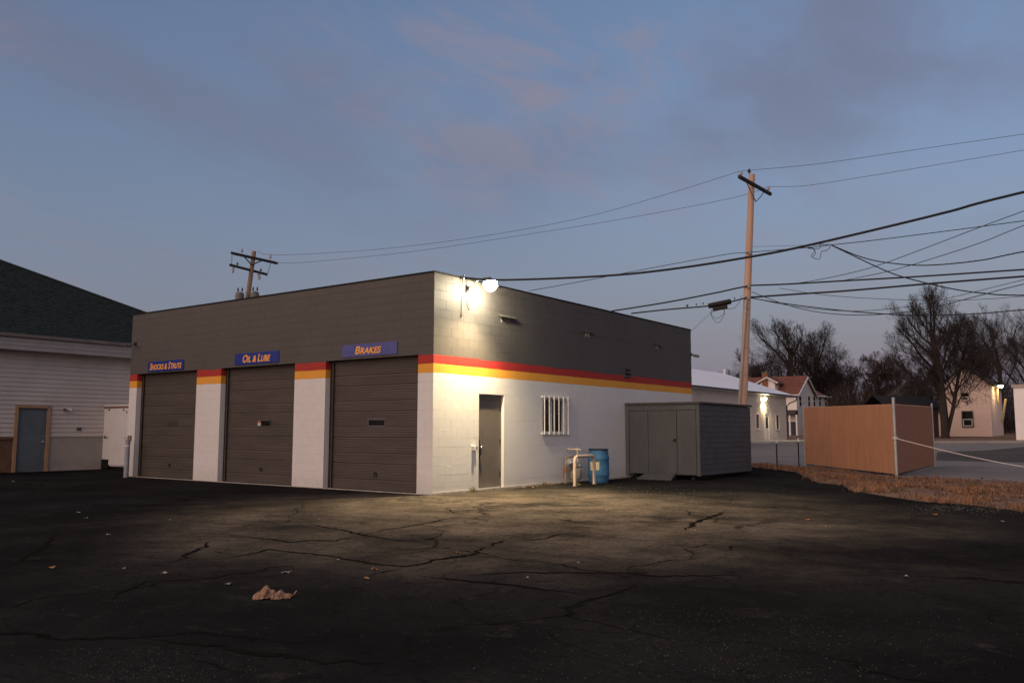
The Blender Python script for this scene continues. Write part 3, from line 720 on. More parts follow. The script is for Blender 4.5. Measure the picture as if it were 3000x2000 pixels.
# ------------------------------------------------------------------ shed and ramp
SY0 = 8.62; SX0, SX1 = .03, PY(2053, 1393, SY0).x; SZ0, SZ1 = PY(2053, 1393, SY0).z, PY(2048, 1178, SY0).z; SY1 = PX(2200, 1300, SX1).y
shed = thing('shed', (SX0, SY0, 0), 'low dark grey wooden shed standing against the garage side', 'shed')
M_SHED = mat('shed_grey', (.079, .081, .086), .75, .16, 2.5, .15, 40, stretch=(1, 1, .4))
M_SHEDB = mat('shed_blue_grey', (.072, .074, .080), .75, .16, 2.5, .2, 40)
mb = MB(); mb.box(SX0+.03, SX1-.03, SY0+.03, SY1-.03, SZ0, SZ1-.05); core = mb.build('body', M_SHED, shed)
W_ = SX1-SX0; fx = lambda f: SX0+W_*f
zh = SZ1-.21
for (a, b, c_, d_, y, nm) in ((.0, .045, SZ0-.02, SZ1-.04, SY0-.012, 'corner_trim'), (.955, 1.0, SZ0-.02, SZ1-.04, SY0-.012, 'corner_trim'), (.045, .955, zh, SZ1-.04, SY0-.006, 'header_board'),
                              (.052, .308, SZ0+.01, zh-.012, SY0+.004, 'front_panel'), (.314, .697, SZ0+.03, zh-.012, SY0-.002, 'door'), (.703, .948, SZ0+.01, zh-.012, SY0+.004, 'front_panel')):
    mb = MB(); mb.box(fx(a)+.002, fx(b)-.002, y, SY0+.031, c_, d_); o = mb.build(nm, M_SHED, shed, bevel=.004)
    if nm == 'door':
        mb = MB(); mb.box(fx(.66), fx(.685), y-.02, y, 1.08, 1.16); mb.tube([(fx(.672), y-.02, 1.12), (fx(.64), y-.03, 1.10)], .008, 6); mb.build('latch', M_BLACK, o)
        for z in (.45, 1.75):
            mb = MB(); mb.box(fx(.318), fx(.35), y-.006, y-.0005, z, z+.1); mb.build('hinge', M_SHED, o)
nbd = 13
for k in range(nbd):
    z0 = SZ0+.0+k*(SZ1-.07-SZ0)/nbd; z1 = z0+(SZ1-.07-SZ0)/nbd
    jz = rnd.uniform(-.003, .003); tl = rnd.uniform(-.006, .006)
    mb = MB(); mb.idx([(SX1-.03, SY0+.02, z0), (SX1+.004+jz*.5, SY0+.02, z0+.0), (SX1-.006, SY0+.02, z1+.01), (SX1-.03, SY0+.02, z1+.01),
                       (SX1-.03, SY1, z0), (SX1+.004+jz*.5, SY1, z0+tl), (SX1-.006, SY1, z1+.01), (SX1-.03, SY1, z1+.01)], ((0,1,2,3),(7,6,5,4),(0,4,5,1),(1,5,6,2),(2,6,7,3)))
    mb.build('siding_board', M_SHEDB, shed)
mb = MB(); mb.box(SX0-.0, SX1+.05, SY0-.05, SY1+.05, SZ1-.04, SZ1+.02); mb.build('roof', mat('shed_roof', (.065, .062, .06), .85, .2, 4), shed, bevel=.008)
for x in (SX0+.25, (SX0+SX1)/2, SX1-.3):
    mb = MB(); mb.box(x-.05, x+.05, SY0+.15, SY1-.1, -.02, SZ0-.002); mb.build('skid', M_DARKWOOD, shed)
pa = PY(1894.6, 1378, SY0-.03); pb = PY(1981, 1383.5, SY0-.03); g1 = G(1852.6, 1403); g2 = G(1937, 1407)
rampw = thing('ramp', g1, 'small grey plywood ramp leading up to the shed door', 'ramp')
xa, xb = pa.x, pb.x; zr = SZ0+.04; yb_ = min(g1.y, g2.y)
mb = MB(); t_ = .03
mb.idx([(xa, SY0-.06, zr), (xb, SY0-.06, zr), (xb+.12, yb_, .012+t_), (xa-.02, yb_, .012+t_), (xa, SY0-.06, zr-t_), (xb, SY0-.06, zr-t_), (xb+.12, yb_, .012), (xa-.02, yb_, .012)], ((3,2,1,0),(4,5,6,7),(0,1,5,4),(1,2,6,5),(2,3,7,6),(3,0,4,7)))
mb.build('ramp_board', M_SHED, rampw)
for x in (xa+.05, xb-.02):
    mb = MB(); mb.idx([(x, SY0-.08, .008), (x+.04, SY0-.08, .008), (x+.08, yb_+.12, .008), (x+.04, yb_+.12, .008), (x, SY0-.08, zr-.034), (x+.04, SY0-.08, zr-.034), (x+.08, yb_+.12, .014), (x+.04, yb_+.12, .014)], ((0,3,2,1),(4,5,6,7),(0,1,5,4),(1,2,6,5),(2,3,7,6),(3,0,4,7))); mb.build('ramp_support', M_DARKWOOD, rampw)

# ------------------------------------------------------------------ slatted fence enclosure, rope, steel posts
def onz(x, y, h=0): return Vector((x, y, gz(x, y)+h))
FL, FM, FR = onz(2.33, 18.14), onz(6.46, 13.49), onz(6.34, 20.15)
fence = thing('fence_enclosure', FM, 'corner of chain-link fence filled with tan privacy slats by the dry verge', 'fence')
M_SLAT = mat('slat_tan', (.51, .27, .155), .85, .14, 6, .3, 120, col2=(.58, .305, .175), stretch=(3, 3, .12))
M_POST = mat('post_galvanised', (.40, .39, .37), .45, .18, 6, metal=.4)
FH = 2.13
for a, b in ((FL, FM), (FM, FR)):
    dr = (b-a).normalized(); nn = Vector((-dr.y, dr.x, 0)).normalized(); Lf = (b-a).length
    mb = MB(); n = int((Lf-.12)/.062)
    for k in range(n):
        q = a + dr*(.06+k*.062); z0 = q.z+.07+rnd.uniform(-.012, .012); z1 = q.z+FH+rnd.uniform(-.014, .010)
        off = (.0025 if k % 2 else -.0025)+rnd.uniform(-.0015, .0015); hw = .0296
        c1, c2 = q+dr*.002, q+dr*(.002+2*hw)
        for (s0, s1) in ((c1, c2),):
            A = [s0+nn*(off-.004), s1+nn*(off-.004), s1+nn*(off+.004), s0+nn*(off+.004)]
            mb.idx([(v.x, v.y, z0) for v in A]+[(v.x, v.y, z1) for v in A], ((0,1,5,4),(1,2,6,5),(2,3,7,6),(3,0,4,7),(4,5,6,7)))
    stuff(mb.build('slats', M_SLAT if a is FL else mat('slat_shaded', (.33, .20, .150), .8, .1, 9, .3, 120, stretch=(3, 3, .12)), fence))  # second face: same slats, coloured darker and greyer to stand in for shade
    mb = MB()      # chain-link diagonals woven over the slats
    for s_ in (-1, 1):
        u = -FH
        while u < Lf+FH:
            pts_ = []
            for h in (0.08, FH-.02):
                uu = u + s_*(h-.08) if s_ > 0 else u + FH - (h-.08)
                pts_.append((uu, h))
            (ua, ha), (ub, hb) = pts_
            # clip to the panel
            def clip(u0, h0, u1, h1):
                lo, hi = .05, Lf-.05
                t0, t1 = 0., 1.
                du = u1-u0
                for bd, sg in ((lo, 1), (hi, -1)):
                    f0, f1 = sg*(u0-bd), sg*(u1-bd)
                    if f0 < 0 and f1 < 0: return None
                    if f0 < 0: t0 = max(t0, f0/(f0-f1))
                    if f1 < 0: t1 = min(t1, f0/(f0-f1))
                if t0 >= t1: return None
                return u0+du*t0, h0+(h1-h0)*t0, u0+du*t1, h0+(h1-h0)*t1
            c_ = clip(ua, ha, ub, hb)
            if c_:
                for sd2 in (-1,):
                    P0 = a+dr*c_[0]; P1 = a+dr*c_[2]
                    mb.tube([P0+nn*(.016*sd2)+uz*c_[1], P1+nn*(.016*sd2)+uz*c_[3]], .0026, 3, False)
            u += .085
    stuff(mb.build('chain_link', mat('wire_brown', (.36, .17, .09), .6), fence))
    mb = MB(); mb.tube([a+uz*(FH+.005), b+uz*(FH+.005)], .018, 8); mb.build('top_wire', M_SLAT, fence)
    mb = MB(); mb.tube([a+uz*.055, b+uz*.055], .012, 6); mb.build('bottom_rail', M_BLACK, fence)
for q, hh, rr in ((FL, 2.17, .03), (FM, 2.30, .045), (FR, 2.22, .03)):
    mb = MB(); mb.lathe([(rr, -.1), (rr, hh), (rr*1.15, hh+.005), (rr*1.15, hh+.03), (rr*.6, hh+.055), (.003, hh+.06)], q, 14); mb.build('post', M_POST, fence, True)
kn = onplan(2622, 1283, FM, FM+rv); kn = FM + uz*(DP(2622, 1283, (FM-C).dot(dv)).z-FM.z)
rope = thing('rope', kn, 'white rope tied to the middle fence post and running off right', 'rope')
end = DP(3200, 1398, 22.5); P = []
for k in range(25):
    t_ = k/24; q = kn.lerp(end, t_); q.z -= .10*math.sin(math.pi*t_); P.append(q)
M_ROPE = mat('rope_white', (.62, .58, .54), .9, .15, 40)
mb = MB(); mb.tube(P, .011, 6); mb.build('line', M_ROPE, rope, True)
mb = MB()
for k in range(3):
    mb.tube([kn + Vector((.062*math.cos(a_), .062*math.sin(a_), .02*k-.02+.012*math.sin(a_*2+k))) for a_ in [i*math.pi/6 for i in range(13)]], .013, 6)
mb.tube([kn+rv*.05, kn+rv*.10+uz*.03, kn+rv*.07-uz*.02, kn+rv*.11-uz*.03], .014, 6)
mb.build('knot', M_ROPE, rope, True)
for i, (px, py, top) in enumerate(((2277, 1374, 1287), (2341, 1374, 1283))):
    p = GG(px, py); s_ = (p-C).dot(dv); h = DP(px, top, s_).z-p.z
    t = thing('steel_post', p, ('thin dark steel post with white tip, nearer the shed', 'thin dark steel post with white tip, beside the fence corner')[i], 'post', 'steel posts between shed and fence')
    M_ = frame_matrix(p, rv)
    mb = MB(); mb.box(-.022, .022, -.004, .004, -.2, h-.13, M_); mb.box(-.004, .004, .004, .035, -.2, h-.13, M_)
    for k in range(12): mb.box(-.01, .01, -.012, -.004, .1+k*.07, .12+k*.07, M_)
    mb.build('stake', mat('post_dark', (.016, .015, .013), .7, .3, 12), t)
    mb = MB(); mb.box(-.026, .026, -.008, .008, h-.129, h, M_); mb.box(-.008, .008, .008, .038, h-.129, h, M_); mb.build('white_tip', M_WHITEP, t)

# ------------------------------------------------------------------ utility poles
M_POLE = mat('pole_wood', (.58, .37, .265), .85, .28, 2.2, .4, 30, stretch=(3, 3, .25), col2=(.40, .27, .20))
M_POLE2 = mat('pole_wood_dark', (.24, .165, .12), .85, .3, 2.2, .4, 30, stretch=(3, 3, .25))
M_ARM = mat('crossarm_wood', (.030, .027, .022), .85, .3, 5)
M_PORC = mat('porcelain', (.38, .36, .34), .35, .1)
M_BROWNPORC = mat('brown_porcelain', (.045, .018, .012), .3, .1)
M_CABLE = mat('cable_black', (.008, .008, .008), .6, .1)
M_WIRE = mat('wire_grey', (.045, .043, .042), .5, .1)
def insulator(mb, p, h=.16, r=.045):
    mb.lathe([(.012, 0), (.012, h*.3), (r, h*.35), (r*.95, h*.5), (r*.6, h*.55), (r*.85, h*.6), (r*.8, h*.8), (r*.45, h*.85), (r*.5, h), (.004, h*1.02)], p, 10)
def bar(mb, a, b, w_, h_):
    M_ = frame_matrix(a, b-a); Lb = (b-a).length; mb.box(0, Lb, -w_/2, w_/2, -h_/2, h_/2, M_)
top = DP(2203, 512, 31); low = DP(2177, 1174, 31); basep = low + (low-top)*((low.z+.3)/(top.z-low.z))
pole = thing('utility_pole', basep, 'tall brown utility pole with a single crossarm behind the shed', 'utility pole', 'utility poles')
PDIR = (top-basep).normalized()
mb = MB(); mb.tube([basep.lerp(top, k/10) for k in range(11)], [.165-.055*k/10 for k in range(11)], 16); mb.build('pole', M_POLE, pole, True)
A1 = DP(2165, 514, 29.85); A2 = DP(2258, 572, 32.15); A2.z = A1.z = (A1.z+A2.z)/2
shift = (top-PDIR*.38)-(A1+A2)/2; 
nrm = Vector((-(A2-A1).y, (A2-A1).x, 0)).normalized()
if nrm.dot(dv) > 0: nrm = -nrm
arm_off = nrm*.16
mb = MB(); bar(mb, A1, A2, .095, .12); mb.build('crossarm', M_ARM, pole, bevel=.008)
for q in (A1.lerp(A2, .22), A1.lerp(A2, .78)):
    mb = MB(); kk = (A1+A2)/2 - uz*.62; mb.tube([q-uz*.05, q.lerp(kk, .55)-uz*.04, kk], .018, 6); mb.build('arm_brace', M_GALV, pole)
I1, I2, I3 = A1.lerp(A2, .07)+uz*.06, A1.lerp(A2, .93)+uz*.06, top - rv*.12 - uz*.02
for q in (I1, I2):
    mb = MB(); insulator(mb, q, .20, .06); mb.build('insulator', M_PORC, pole, True)
mb = MB(); mb.tube([top-PDIR*.4-rv*.10, top-rv*.10+uz*.04], .012, 6); mb.build('pin', M_GALV, pole)
mb = MB(); insulator(mb, top-rv*.10+uz*.02, .20, .07); mb.build('insulator', M_BROWNPORC, pole, True)
cA_, cB_ = DP(2186, 880, 30.82), DP(2166, 1174, 30.82)
mb = MB(); mb.tube([cA_, cA_.lerp(cB_, .3), cB_+ (cB_-cA_)*.9], .05, 10); mb.build('conduit', mat('conduit_grey', (.34, .31, .29), .6, .15, 5), pole, True)
mb = MB()
for z in (.42, .33, .55, .62): 
    q = basep.lerp(top, z) - dv*.12; mb.tube([q, q-dv*.08], .018, 6)
mb.build('bolts', M_GALV, pole)
for k, (py, hh) in enumerate(((838, .14), (872, .12), (740, .12))):
    q = DP(2197-(py-700)*.03, py, 30.85); mb = MB(); mb.box(-.06, .06, -.05, .05, -hh/2, hh/2, frame_matrix(q, rv)); mb.build('clamp', M_GALV, pole)

top2 = DP(744.5, 736, 42); low2 = DP(726, 869, 42); base2 = low2 + (low2-top2)*((low2.z+.3)/(top2.z-low2.z))
pole2 = thing('utility_pole', base2, 'utility pole with two crossarms and transformers showing above the garage roof', 'utility pole', 'utility poles')
mb = MB(); mb.tube([base2.lerp(top2, k/8) for k in range(9)], [.16-.055*k/8 for k in range(9)], 14); mb.build('pole', M_POLE2, pole2, True)
def arm2(pa, pb, w_, nm='crossarm', off=Vector()):
    a, b = DP(*pa, 41.35)+off, DP(*pb, 42.65)+off
    mb = MB(); bar(mb, a, b, w_, .11); mb.build(nm, M_ARM, pole2, bevel=.006); return a, b
B1, B2 = arm2((679, 742), (809, 771), .09, off=-dv*.14); arm2((681, 741), (811, 770), .09, off=dv*.16)
B3, B4 = arm2((675, 777), (785, 805.5), .10, off=-dv*.12)
cpole = base2.lerp(top2, .90)
for q in (B1.lerp(B2, .27), B1.lerp(B2, .72)):
    mb = MB(); kk = DP(737, 776, 41.8); mb.tube([q, kk], .03, 6); mb.build('arm_brace', M_ARM, pole2)
for q, hh in ((B1.lerp(B2, .24), .30), (B1.lerp(B2, .88), .34)):
    mb = MB(); insulator(mb, q+uz*.05, hh, .065); mb.build('insulator', M_PORC, pole2, True)
for q in (B3.lerp(B4, .20), B3.lerp(B4, .82)):
    mb = MB(); insulator(mb, q+uz*.05, .16, .06); mb.build('insulator', M_BROWNPORC, pole2, True)
for q, dx in ((B3.lerp(B4, .09), 0), (B3.lerp(B4, .77), .05)):
    mb = MB(); mb.tube([q-uz*.08, q-uz*.34+rv*dx], [.075, .06], 10); mb.tube([q-rv*.07-uz*.08, q-rv*.03-uz*.38+rv*dx], .018, 6); mb.build('fuse_cutout', M_PORC, pole2, True)
for a, b in ((B1.lerp(B2, .03), B3.lerp(B4, .05)), (B1.lerp(B2, .90), B4)):
    mb = MB(); mb.tube([a, a.lerp(b, .5)-uz*.02, b], .012, 6); mb.build('jumper', M_CABLE, pole2)
for (px, py, s_), lab in (((702, 868, 41.6), 0), ((746, 866, 41.6), 1)):
    q = DP(px, py, s_); q.z -= .35
    mb = MB(); mb.lathe([(.20, -.3), (.22, -.28), (.22, .42), (.20, .50), (.12, .56), (.004, .58)], q, 18); tr = mb.build('transformer', mat('transformer_grey', (.12, .115, .11), .5, .2, 4), pole2, True)
    for dx in (-.09, .12):
        mb = MB(); insulator(mb, q+rv*dx+uz*.53, .26, .05); mb.build('bushing', M_BROWNPORC, tr, True)
mb = MB(); mb.tube([DP(716, 858, 41.6), DP(735, 855, 41.7)], .02, 6); mb.build('bracket', M_GALV, pole2)

# ------------------------------------------------------------------ wires
def catmull(pts, n=6):
    out = []
    for i in range(len(pts)-1):
        p0, p1, p2, p3 = pts[max(0, i-1)], pts[i], pts[i+1], pts[min(len(pts)-1, i+2)]
        for k in range(n):
            t_ = k/n
            out.append(.5*((2*p1)+(p2-p0)*t_+(2*p0-5*p1+4*p2-p3)*t_*t_+(3*p1-p0-3*p2+p3)*t_**3))
    out.append(pts[-1]); return out
def wire(a, b, pix, r_, lab, m=M_CABLE, fixa=True, fixb=False, ext=True, name='overhead_wire', cat='wire', twist=False):
    """a cable hanging in the vertical plane through a and b; the pixels give its sag"""
    P = [onplan(px, py, a, b) for px, py in pix]
    if fixa: P = [Vector(a)] + P
    if fixb: P = P + [Vector(b)]
    elif ext:
        dl = (P[-1]-P[-2]); hl = math.hypot(dl.x, dl.y) or 1; sl_w = max(-.05, min(.12, dl.z/hl))
        for run in (5, 14, 28): P.append(P[len(P)-1-(0 if run == 5 else 1 if run == 14 else 2)] + Vector((dl.x/hl*run, dl.y/hl*run, sl_w*run)))
    Q = catmull(P, 6)
    mb = MB()
    if twist:
        for ph in (0, 2.1, 4.2):
            QQ = []
            Q2 = catmull(P, 26)
            for i, q in enumerate(Q2): QQ.append(q + (uz*math.sin(i*.75+ph)+rv*math.cos(i*.75+ph))*r_*.8)
            mb.tube(QQ, r_*.6, 5)
    else: mb.tube(Q, r_, 6)
    o = mb.build(name, m, None, True); tag(o, lab, cat, 'overhead wires'); return o
NXT = Vector((27, 20.8, 10.6)); NEAR = Vector((24, 2, 7.0)); NE2 = Vector((25, 9, 7.0))
def at(v, z): return Vector((v.x, v.y, z))
# primaries
wire(B1.lerp(B2, .60)+uz*.35, I1+uz*.2, [(820, 747), (1100, 731), (1400, 694), (1700, 639), (1950, 570)], .008, 'upper thin power line from the far pole to the tall pole', M_WIRE, True, True)
wire(B2, I2+uz*.2, [(900, 768), (1200, 738), (1530, 689), (1850, 637), (2150, 579)], .008, 'lower thin power line from the far pole to the tall pole', M_WIRE, True, True)
wire(I1+uz*.2, at(NXT, 11), [(2300, 490), (2425, 476.5), (2674, 440), (3000, 393)], .008, 'topmost thin power line running right from the tall pole', M_WIRE)
wire(I2+uz*.2, at(NXT, 11), [(2350, 545), (2482, 526), (2750, 482), (3000, 440)], .008, 'second thin power line running right from the crossarm end', M_WIRE)
# service drop
wire(Vector((.06, .97, 4.87)), NEAR, [(1454, 820), (1640, 815), (1837, 803), (2020, 781), (2194, 753), (2330, 727), (2559, 674), (2780, 620), (3000, 562.6)], .022, 'thick black service cable from the garage corner rising to the upper right', M_CABLE)
pw = lambda px, py, s_=30.85: DP(px, py, s_)
SPL = Vector((8.2, 17.6, 0))
q0 = pw(2192, 740)
wire(B3+Vector((3, 0, -3)), q0, [(1550, 852), (1683, 828), (1798, 806), (2000, 768), (2100, 750), (2150, 742)], .012, 'thin cable rising from behind the garage roof to the tall pole', M_CABLE, False, True)
PL2 = at(NXT, 8)
spl = onplan(2435, 717.6, q0, PL2)
wire(q0, spl, [(2203, 738.6), (2368, 725)], .013, 'short cable from the tall pole to the tangled splice', M_CABLE, True, True)
wire(spl, PL2, [(2559, 704), (2780, 676), (3000, 647)], .014, 'cable running right from the tangled splice', M_CABLE)
wire(pw(2203, 722.6), spl+uz*.05, [(2345, 718.7), (2400, 718.5)], .006, 'hair-thin upper wire from the tall pole to the tangled splice', M_WIRE, True, True)
wire(spl, Vector((26, 12, 6)), [(2521, 752), (2597.5, 769), (2712, 777), (2865, 763.5), (3000, 736.7)], .016, 'twisted drop cable sagging right from the tangled splice', M_CABLE, twist=True)
wire(spl, Vector((30, 26, 5)), [(2482.6, 740.6), (2597, 794), (2674, 819), (2788.8, 845.8), (2884, 859), (3000, 865)], .017, 'twisted drop cable falling steeply right from the tangled splice', M_CABLE, twist=True)
t = thing('cable_splice', spl, 'tangle of looped splice wires hanging in mid-air right of the tall pole', 'cable splice', 'overhead wires')
lp = lambda L_: [onplan(px, py, q0, PL2) + dv*.02*k for k, (px, py) in enumerate(L_)]
for L_ in ([(2368, 725), (2385, 728), (2405, 726), (2404, 714), (2435, 718)], [(2375, 727), (2388, 733), (2378, 750), (2402, 758), (2409, 736), (2425, 732), (2437, 719)], [(2380, 726), (2390, 740), (2382, 752)]):
    mb = MB(); mb.tube(catmull(lp(L_), 5), .011, 5); mb.build('loop', M_CABLE, t, True)
mb = MB(); mb.tube(lp([(2366, 726), (2380, 726)]), .03, 8); mb.build('sleeve', M_CABLE, t, True)
# telephone cables
q1, q2 = pw(2199.5, 836), pw(2199.5, 870.7)
TL = at(Vector((-23.2, 12.7, 0)), 6.0)
wire(TL, pw(2190, 838), [(1792, 911), (1950, 886), (2100, 857), (2150, 846)], .028, 'upper telephone cable from behind the garage to the tall pole', M_CABLE, False, True)
wire(TL, pw(2186, 872), [(1849, 918), (1960, 906), (2077, 896), (2140, 884)], .026, 'lower telephone cable carrying the black splice case', M_CABLE, False, True)
wire(q1, at(NXT, 6.6), [(2310, 832), (2480, 822), (2674, 811), (3000, 789.5)], .028, 'upper thick telephone cable running right from the tall pole', M_CABLE)
wire(q2, at(NXT, 6.2), [(2340, 861), (2482.6, 851.5), (2750.5, 828.6), (3000, 809.4)], .032, 'lower thick telephone cable running right from the tall pole', M_CABLE)
wire(onplan(2310, 832, q1, at(NXT, 6.6)), NEAR, [(2368, 824.7), (2482.6, 801.8), (2597, 769), (2865, 667.9), (3000, 618)], .011, 'thin drop wire climbing steeply to the right edge, upper of two', M_CABLE)
wire(onplan(2463, 823, q1, at(NXT, 6.6)), NEAR, [(2597, 796), (2712, 763.5), (2865, 713.8), (3000, 660)], .011, 'thin drop wire climbing steeply to the right edge, lower of two', M_CABLE)
wire(pw(2283.7, 843.9, 30), at(NXT, 6), [(2406, 863), (2559, 874.5), (2750.5, 880), (2903.6, 875), (3000, 867.6)], .009, 'thin slack wire passing in front of the big tree top', M_WIRE)
wire(pw(2199.5, 872.6), Vector((28, 24, 5)), [(2291, 888), (2444, 907), (2597, 920), (2712, 924), (2865, 918.5), (3000, 907)], .018, 'slack cable, lowest of those crossing the big tree', M_CABLE)
wire(pw(2203, 855), NE2, [(2283.7, 886), (2368, 909), (2463.5, 921), (2578, 921), (2712, 905), (2865, 866.8), (3000, 832)], .012, 'deeply sagging drop wire that rises to the right edge', M_CABLE)
wire(pw(2203, 873), NE2, [(2329.6, 897.5), (2482.6, 911), (2635.7, 901), (2788.8, 870.7), (3000, 819)], .009, 'thin sagging wire just above the deep sagging drop wire', M_WIRE)
case = thing('splice_case', pw(2108, 890), 'black splice case hanging on the telephone cable left of the tall pole', 'splice case')
c1, c2 = onplan(2077, 896, TL, pw(2186, 872)), onplan(2140, 883, TL, pw(2186, 872))
ax_ = (c2-c1).normalized()
mb = MB(); mb.tube([c1-ax_*.02, c1, c2, c2+ax_*.02], [.07, .10, .10, .07], 12); mb.build('tube', M_CABLE, case, True)
mb = MB(); bar(mb, c1.lerp(c2, .18)-uz*.16, c1.lerp(c2, .85)-uz*.16, .12, .15); mb.build('tray', M_CABLE, case, bevel=.02)
for L_ in ([(2085, 905), (2083, 920), (2100, 933), (2120, 918), (2122, 905)], [(2090, 908), (2084, 925), (2100, 945), (2112, 938), (2122, 920), (2120, 904)], [(2125, 906), (2150, 902), (2166, 885), (2172, 865)]):
    mb = MB(); mb.tube(catmull([onplan(px, py, TL, pw(2186, 872)) for px, py in L_], 6), .008, 5); mb.build('cable_loop', M_CABLE, case, True)
mb = MB(); mb.tube([onplan(2122, 905, TL, pw(2186, 872)), onplan(2086, 912, TL, pw(2186, 872)), Vector((-.05, 13.3, 4.7))], .006, 5); mb.build('tail_wire', M_WIRE, case)
mb = MB()
for px, py in ((2015, 898), (2040, 895), (2060, 892), (2152, 877), (2012, 899)):
    q = onplan(px, py, TL, pw(2186, 872)); mb.tube([q, q+uz*.08], .02, 6)
mb.build('clips', M_CABLE, case)

# ------------------------------------------------------------------ neighbour building on the left
NX = -17.3
nb_ = thing('neighbour_building', (NX, 0, 0), 'beige sided building with dark green hip roof at the left edge', 'building')
M_SIDING = mat('siding_beige', (.50, .45, .425), .7, .10, 1.2, .05, 30)
M_STUCCO = mat('stucco_taupe', (.33, .30, .28), .9, .14, 1.5, .35, 60)
M_TANTRIM = mat('tan_trim', (.36, .22, .13), .65, .12, 3)
M_FASCIA = mat('fascia', (.31, .285, .27), .6, .1, 2)
NY0, NY1 = -16.0, 7.85
mb = MB(); mb.box(NX-12.5, NX-.03, NY0, NY1, -.3, 4.0); wall = mb.build('wall', M_STUCCO, nb_)
DY0, DY1, DZ1 = -.93, .0, 2.10
def lap_board(parent, y0, y1, z0, z1, m, x=NX):
    mb = MB(); mb.idx([(x-.03, y0, z0), (x+.020, y0, z0), (x-.006, y0, z1+.004), (x-.03, y0, z1+.004), (x-.03, y1, z0), (x+.020, y1, z0), (x-.006, y1, z1+.004), (x-.03, y1, z1+.004)],
        ((0,1,2,3),(7,6,5,4),(0,4,5,1),(1,5,6,2),(2,6,7,3)))
    return mb.build('siding_board', m, parent)
z = 1.16; ex = .149; k = 0
while z < 3.96:
    z1 = min(z+ex, 3.97)
    if z < DZ1+.1:
        lap_board(wall, NY0, DY0-.10, z, z1, M_SIDING); lap_board(wall, DY1+.10, NY1, z, z1, M_SIDING)
    else: lap_board(wall, NY0, NY1, z, z1, M_SIDING)
    z += ex
mb = MB(); mb.box(NX-.029, NX-.002, DY1+.10, NY1, -.2, 1.155); mb.build('lower_panel', M_STUCCO, nb_)
mb = MB(); mb.box(NX-.029, NX-.012, NY0, DY0-.1, -.2, 1.06); mb.build('mortar_bed', mat('mortar', (.20, .17, .15), .95), nb_)
M_BRICK = mat('brick_brown', (.16, .085, .055), .85, .4, 5, .4, 50)
mb = MB(); kz = 0; z = .0
while z < 1.0:
    y = DY0-.1-(.1 if kz % 2 else 0)
    while y > -2.6:
        mb.box(NX-.012, NX+.004, y-.193, y-.003 if y < DY0-.101 else y-.002, z+.003, z+.063); y -= .2
    if kz % 2: mb.box(NX-.012, NX+.004, DY0-.197, DY0-.102, z+.003, z+.063)
    z += .071; kz += 1
stuff(mb.build('brickwork', M_BRICK, nb_))
mb = MB(); mb.box(NX-.028, NX+.05, NY0, DY0-.1, 1.06, 1.13); mb.build('brick_ledge', mat('ledge_brown', (.15, .075, .045), .8), nb_, bevel=.01)
mb = MB(); mb.box(NX-.029, NX-.008, DY0+.002, DY1-.002, .03, DZ1-.002); dr_ = mb.build('door', mat('door_slate', (.105, .130, .150), .55, .1, 2), nb_); dr_['label'] = 'slate blue panelled door with tan frame'
for (a, b, c_, d_) in ((.12, .42, 1.25, 1.9), (.52, .82, 1.25, 1.9), (.12, .42, .25, 1.05), (.52, .82, .25, 1.05)):
    mb = MB(); mb.box(NX-.008, NX-.001, DY0+a, DY0+b, c_, d_); mb.build('door_panel', MATS['door_slate'], dr_, bevel=.004)
mb = MB(); mb.lathe([(.03, 0), (.03, .01), (.012, .02), (.012, .04), (.03, .05), (.032, .065), (.01, .08)], (NX-.008, DY1-.10, .98), 14, Matrix.Rotation(R(90), 3, 'Y')); mb.build('door_knob', M_CHROME, dr_, True)
mb = MB(); mb.lathe([(.03, 0), (.03, .015), (.01, .02)], (NX-.008, DY1-.10, 1.16), 14, Matrix.Rotation(R(90), 3, 'Y')); mb.build('deadbolt', M_CHROME, dr_, True)
mb = MB(); mb.box(NX-.028, NX+.07, DY0-.10, DY0, -.1, DZ1+.09); mb.box(NX-.028, NX+.07, DY1, DY1+.10, -.1, DZ1+.09); mb.box(NX-.028, NX+.07, DY0, DY1, DZ1, DZ1+.09); mb.build('door_frame', M_TANTRIM, dr_, bevel=.005)
mb = MB(); mb.box(NX-.03, NX+.02, DY1+.10, NY1, 1.135, 1.158); mb.build('drip_strip', M_FASCIA, nb_)
EX = NX+.52
mb = MB(); mb.box(NX-.03, EX-.02, NY0-.5, NY1+.45, 3.955, 3.975); mb.build('soffit', M_FASCIA, nb_)
for k in range(3):
    mb = MB(); z0 = 3.96+k*.14; mb.idx([(EX-.03, NY0-.5, z0), (EX+.008, NY0-.5, z0), (EX-.008, NY0-.5, z0+.143), (EX-.03, NY0-.5, z0+.143), (EX-.03, NY1+.45, z0), (EX+.008, NY1+.45, z0), (EX-.008, NY1+.45, z0+.143), (EX-.03, NY1+.45, z0+.143)], ((0,1,2,3),(7,6,5,4),(0,4,5,1),(1,5,6,2),(2,6,7,3))); mb.build('fascia_board', M_FASCIA, nb_)
mb = MB(); V = []
pf = [(0, 0), (.05, -.005), (.085, .035), (.09, .10), (.10, .115), (.10, .12), (.085, .118), (.08, .10), (.075, .04), (.045, .01), (.005, .01)]
for y in (NY0-.5, NY1+.45): V += [(EX+a, y, 4.36+b) for a, b in pf]
n = len(pf); mb.idx(V, [(i, i+1, n+i+1, n+i) for i in range(n-1)]); mb.build('gutter', mat('gutter_taupe', (.20, .175, .16), .5), nb_)
M_SHING = mat('shingle_green', (.022, .030, .030), .95, .45, 3.5, .5, 60, stretch=(.6, 2.5, 3), col2=(.024, .033, .032), spec=.05)
rx0, rz0, sl, T_, ya, yb = EX+.06, 4.43, .5, 9.2, NY0-.55, 8.3
mb = MB(); nC = 0; t0 = 0
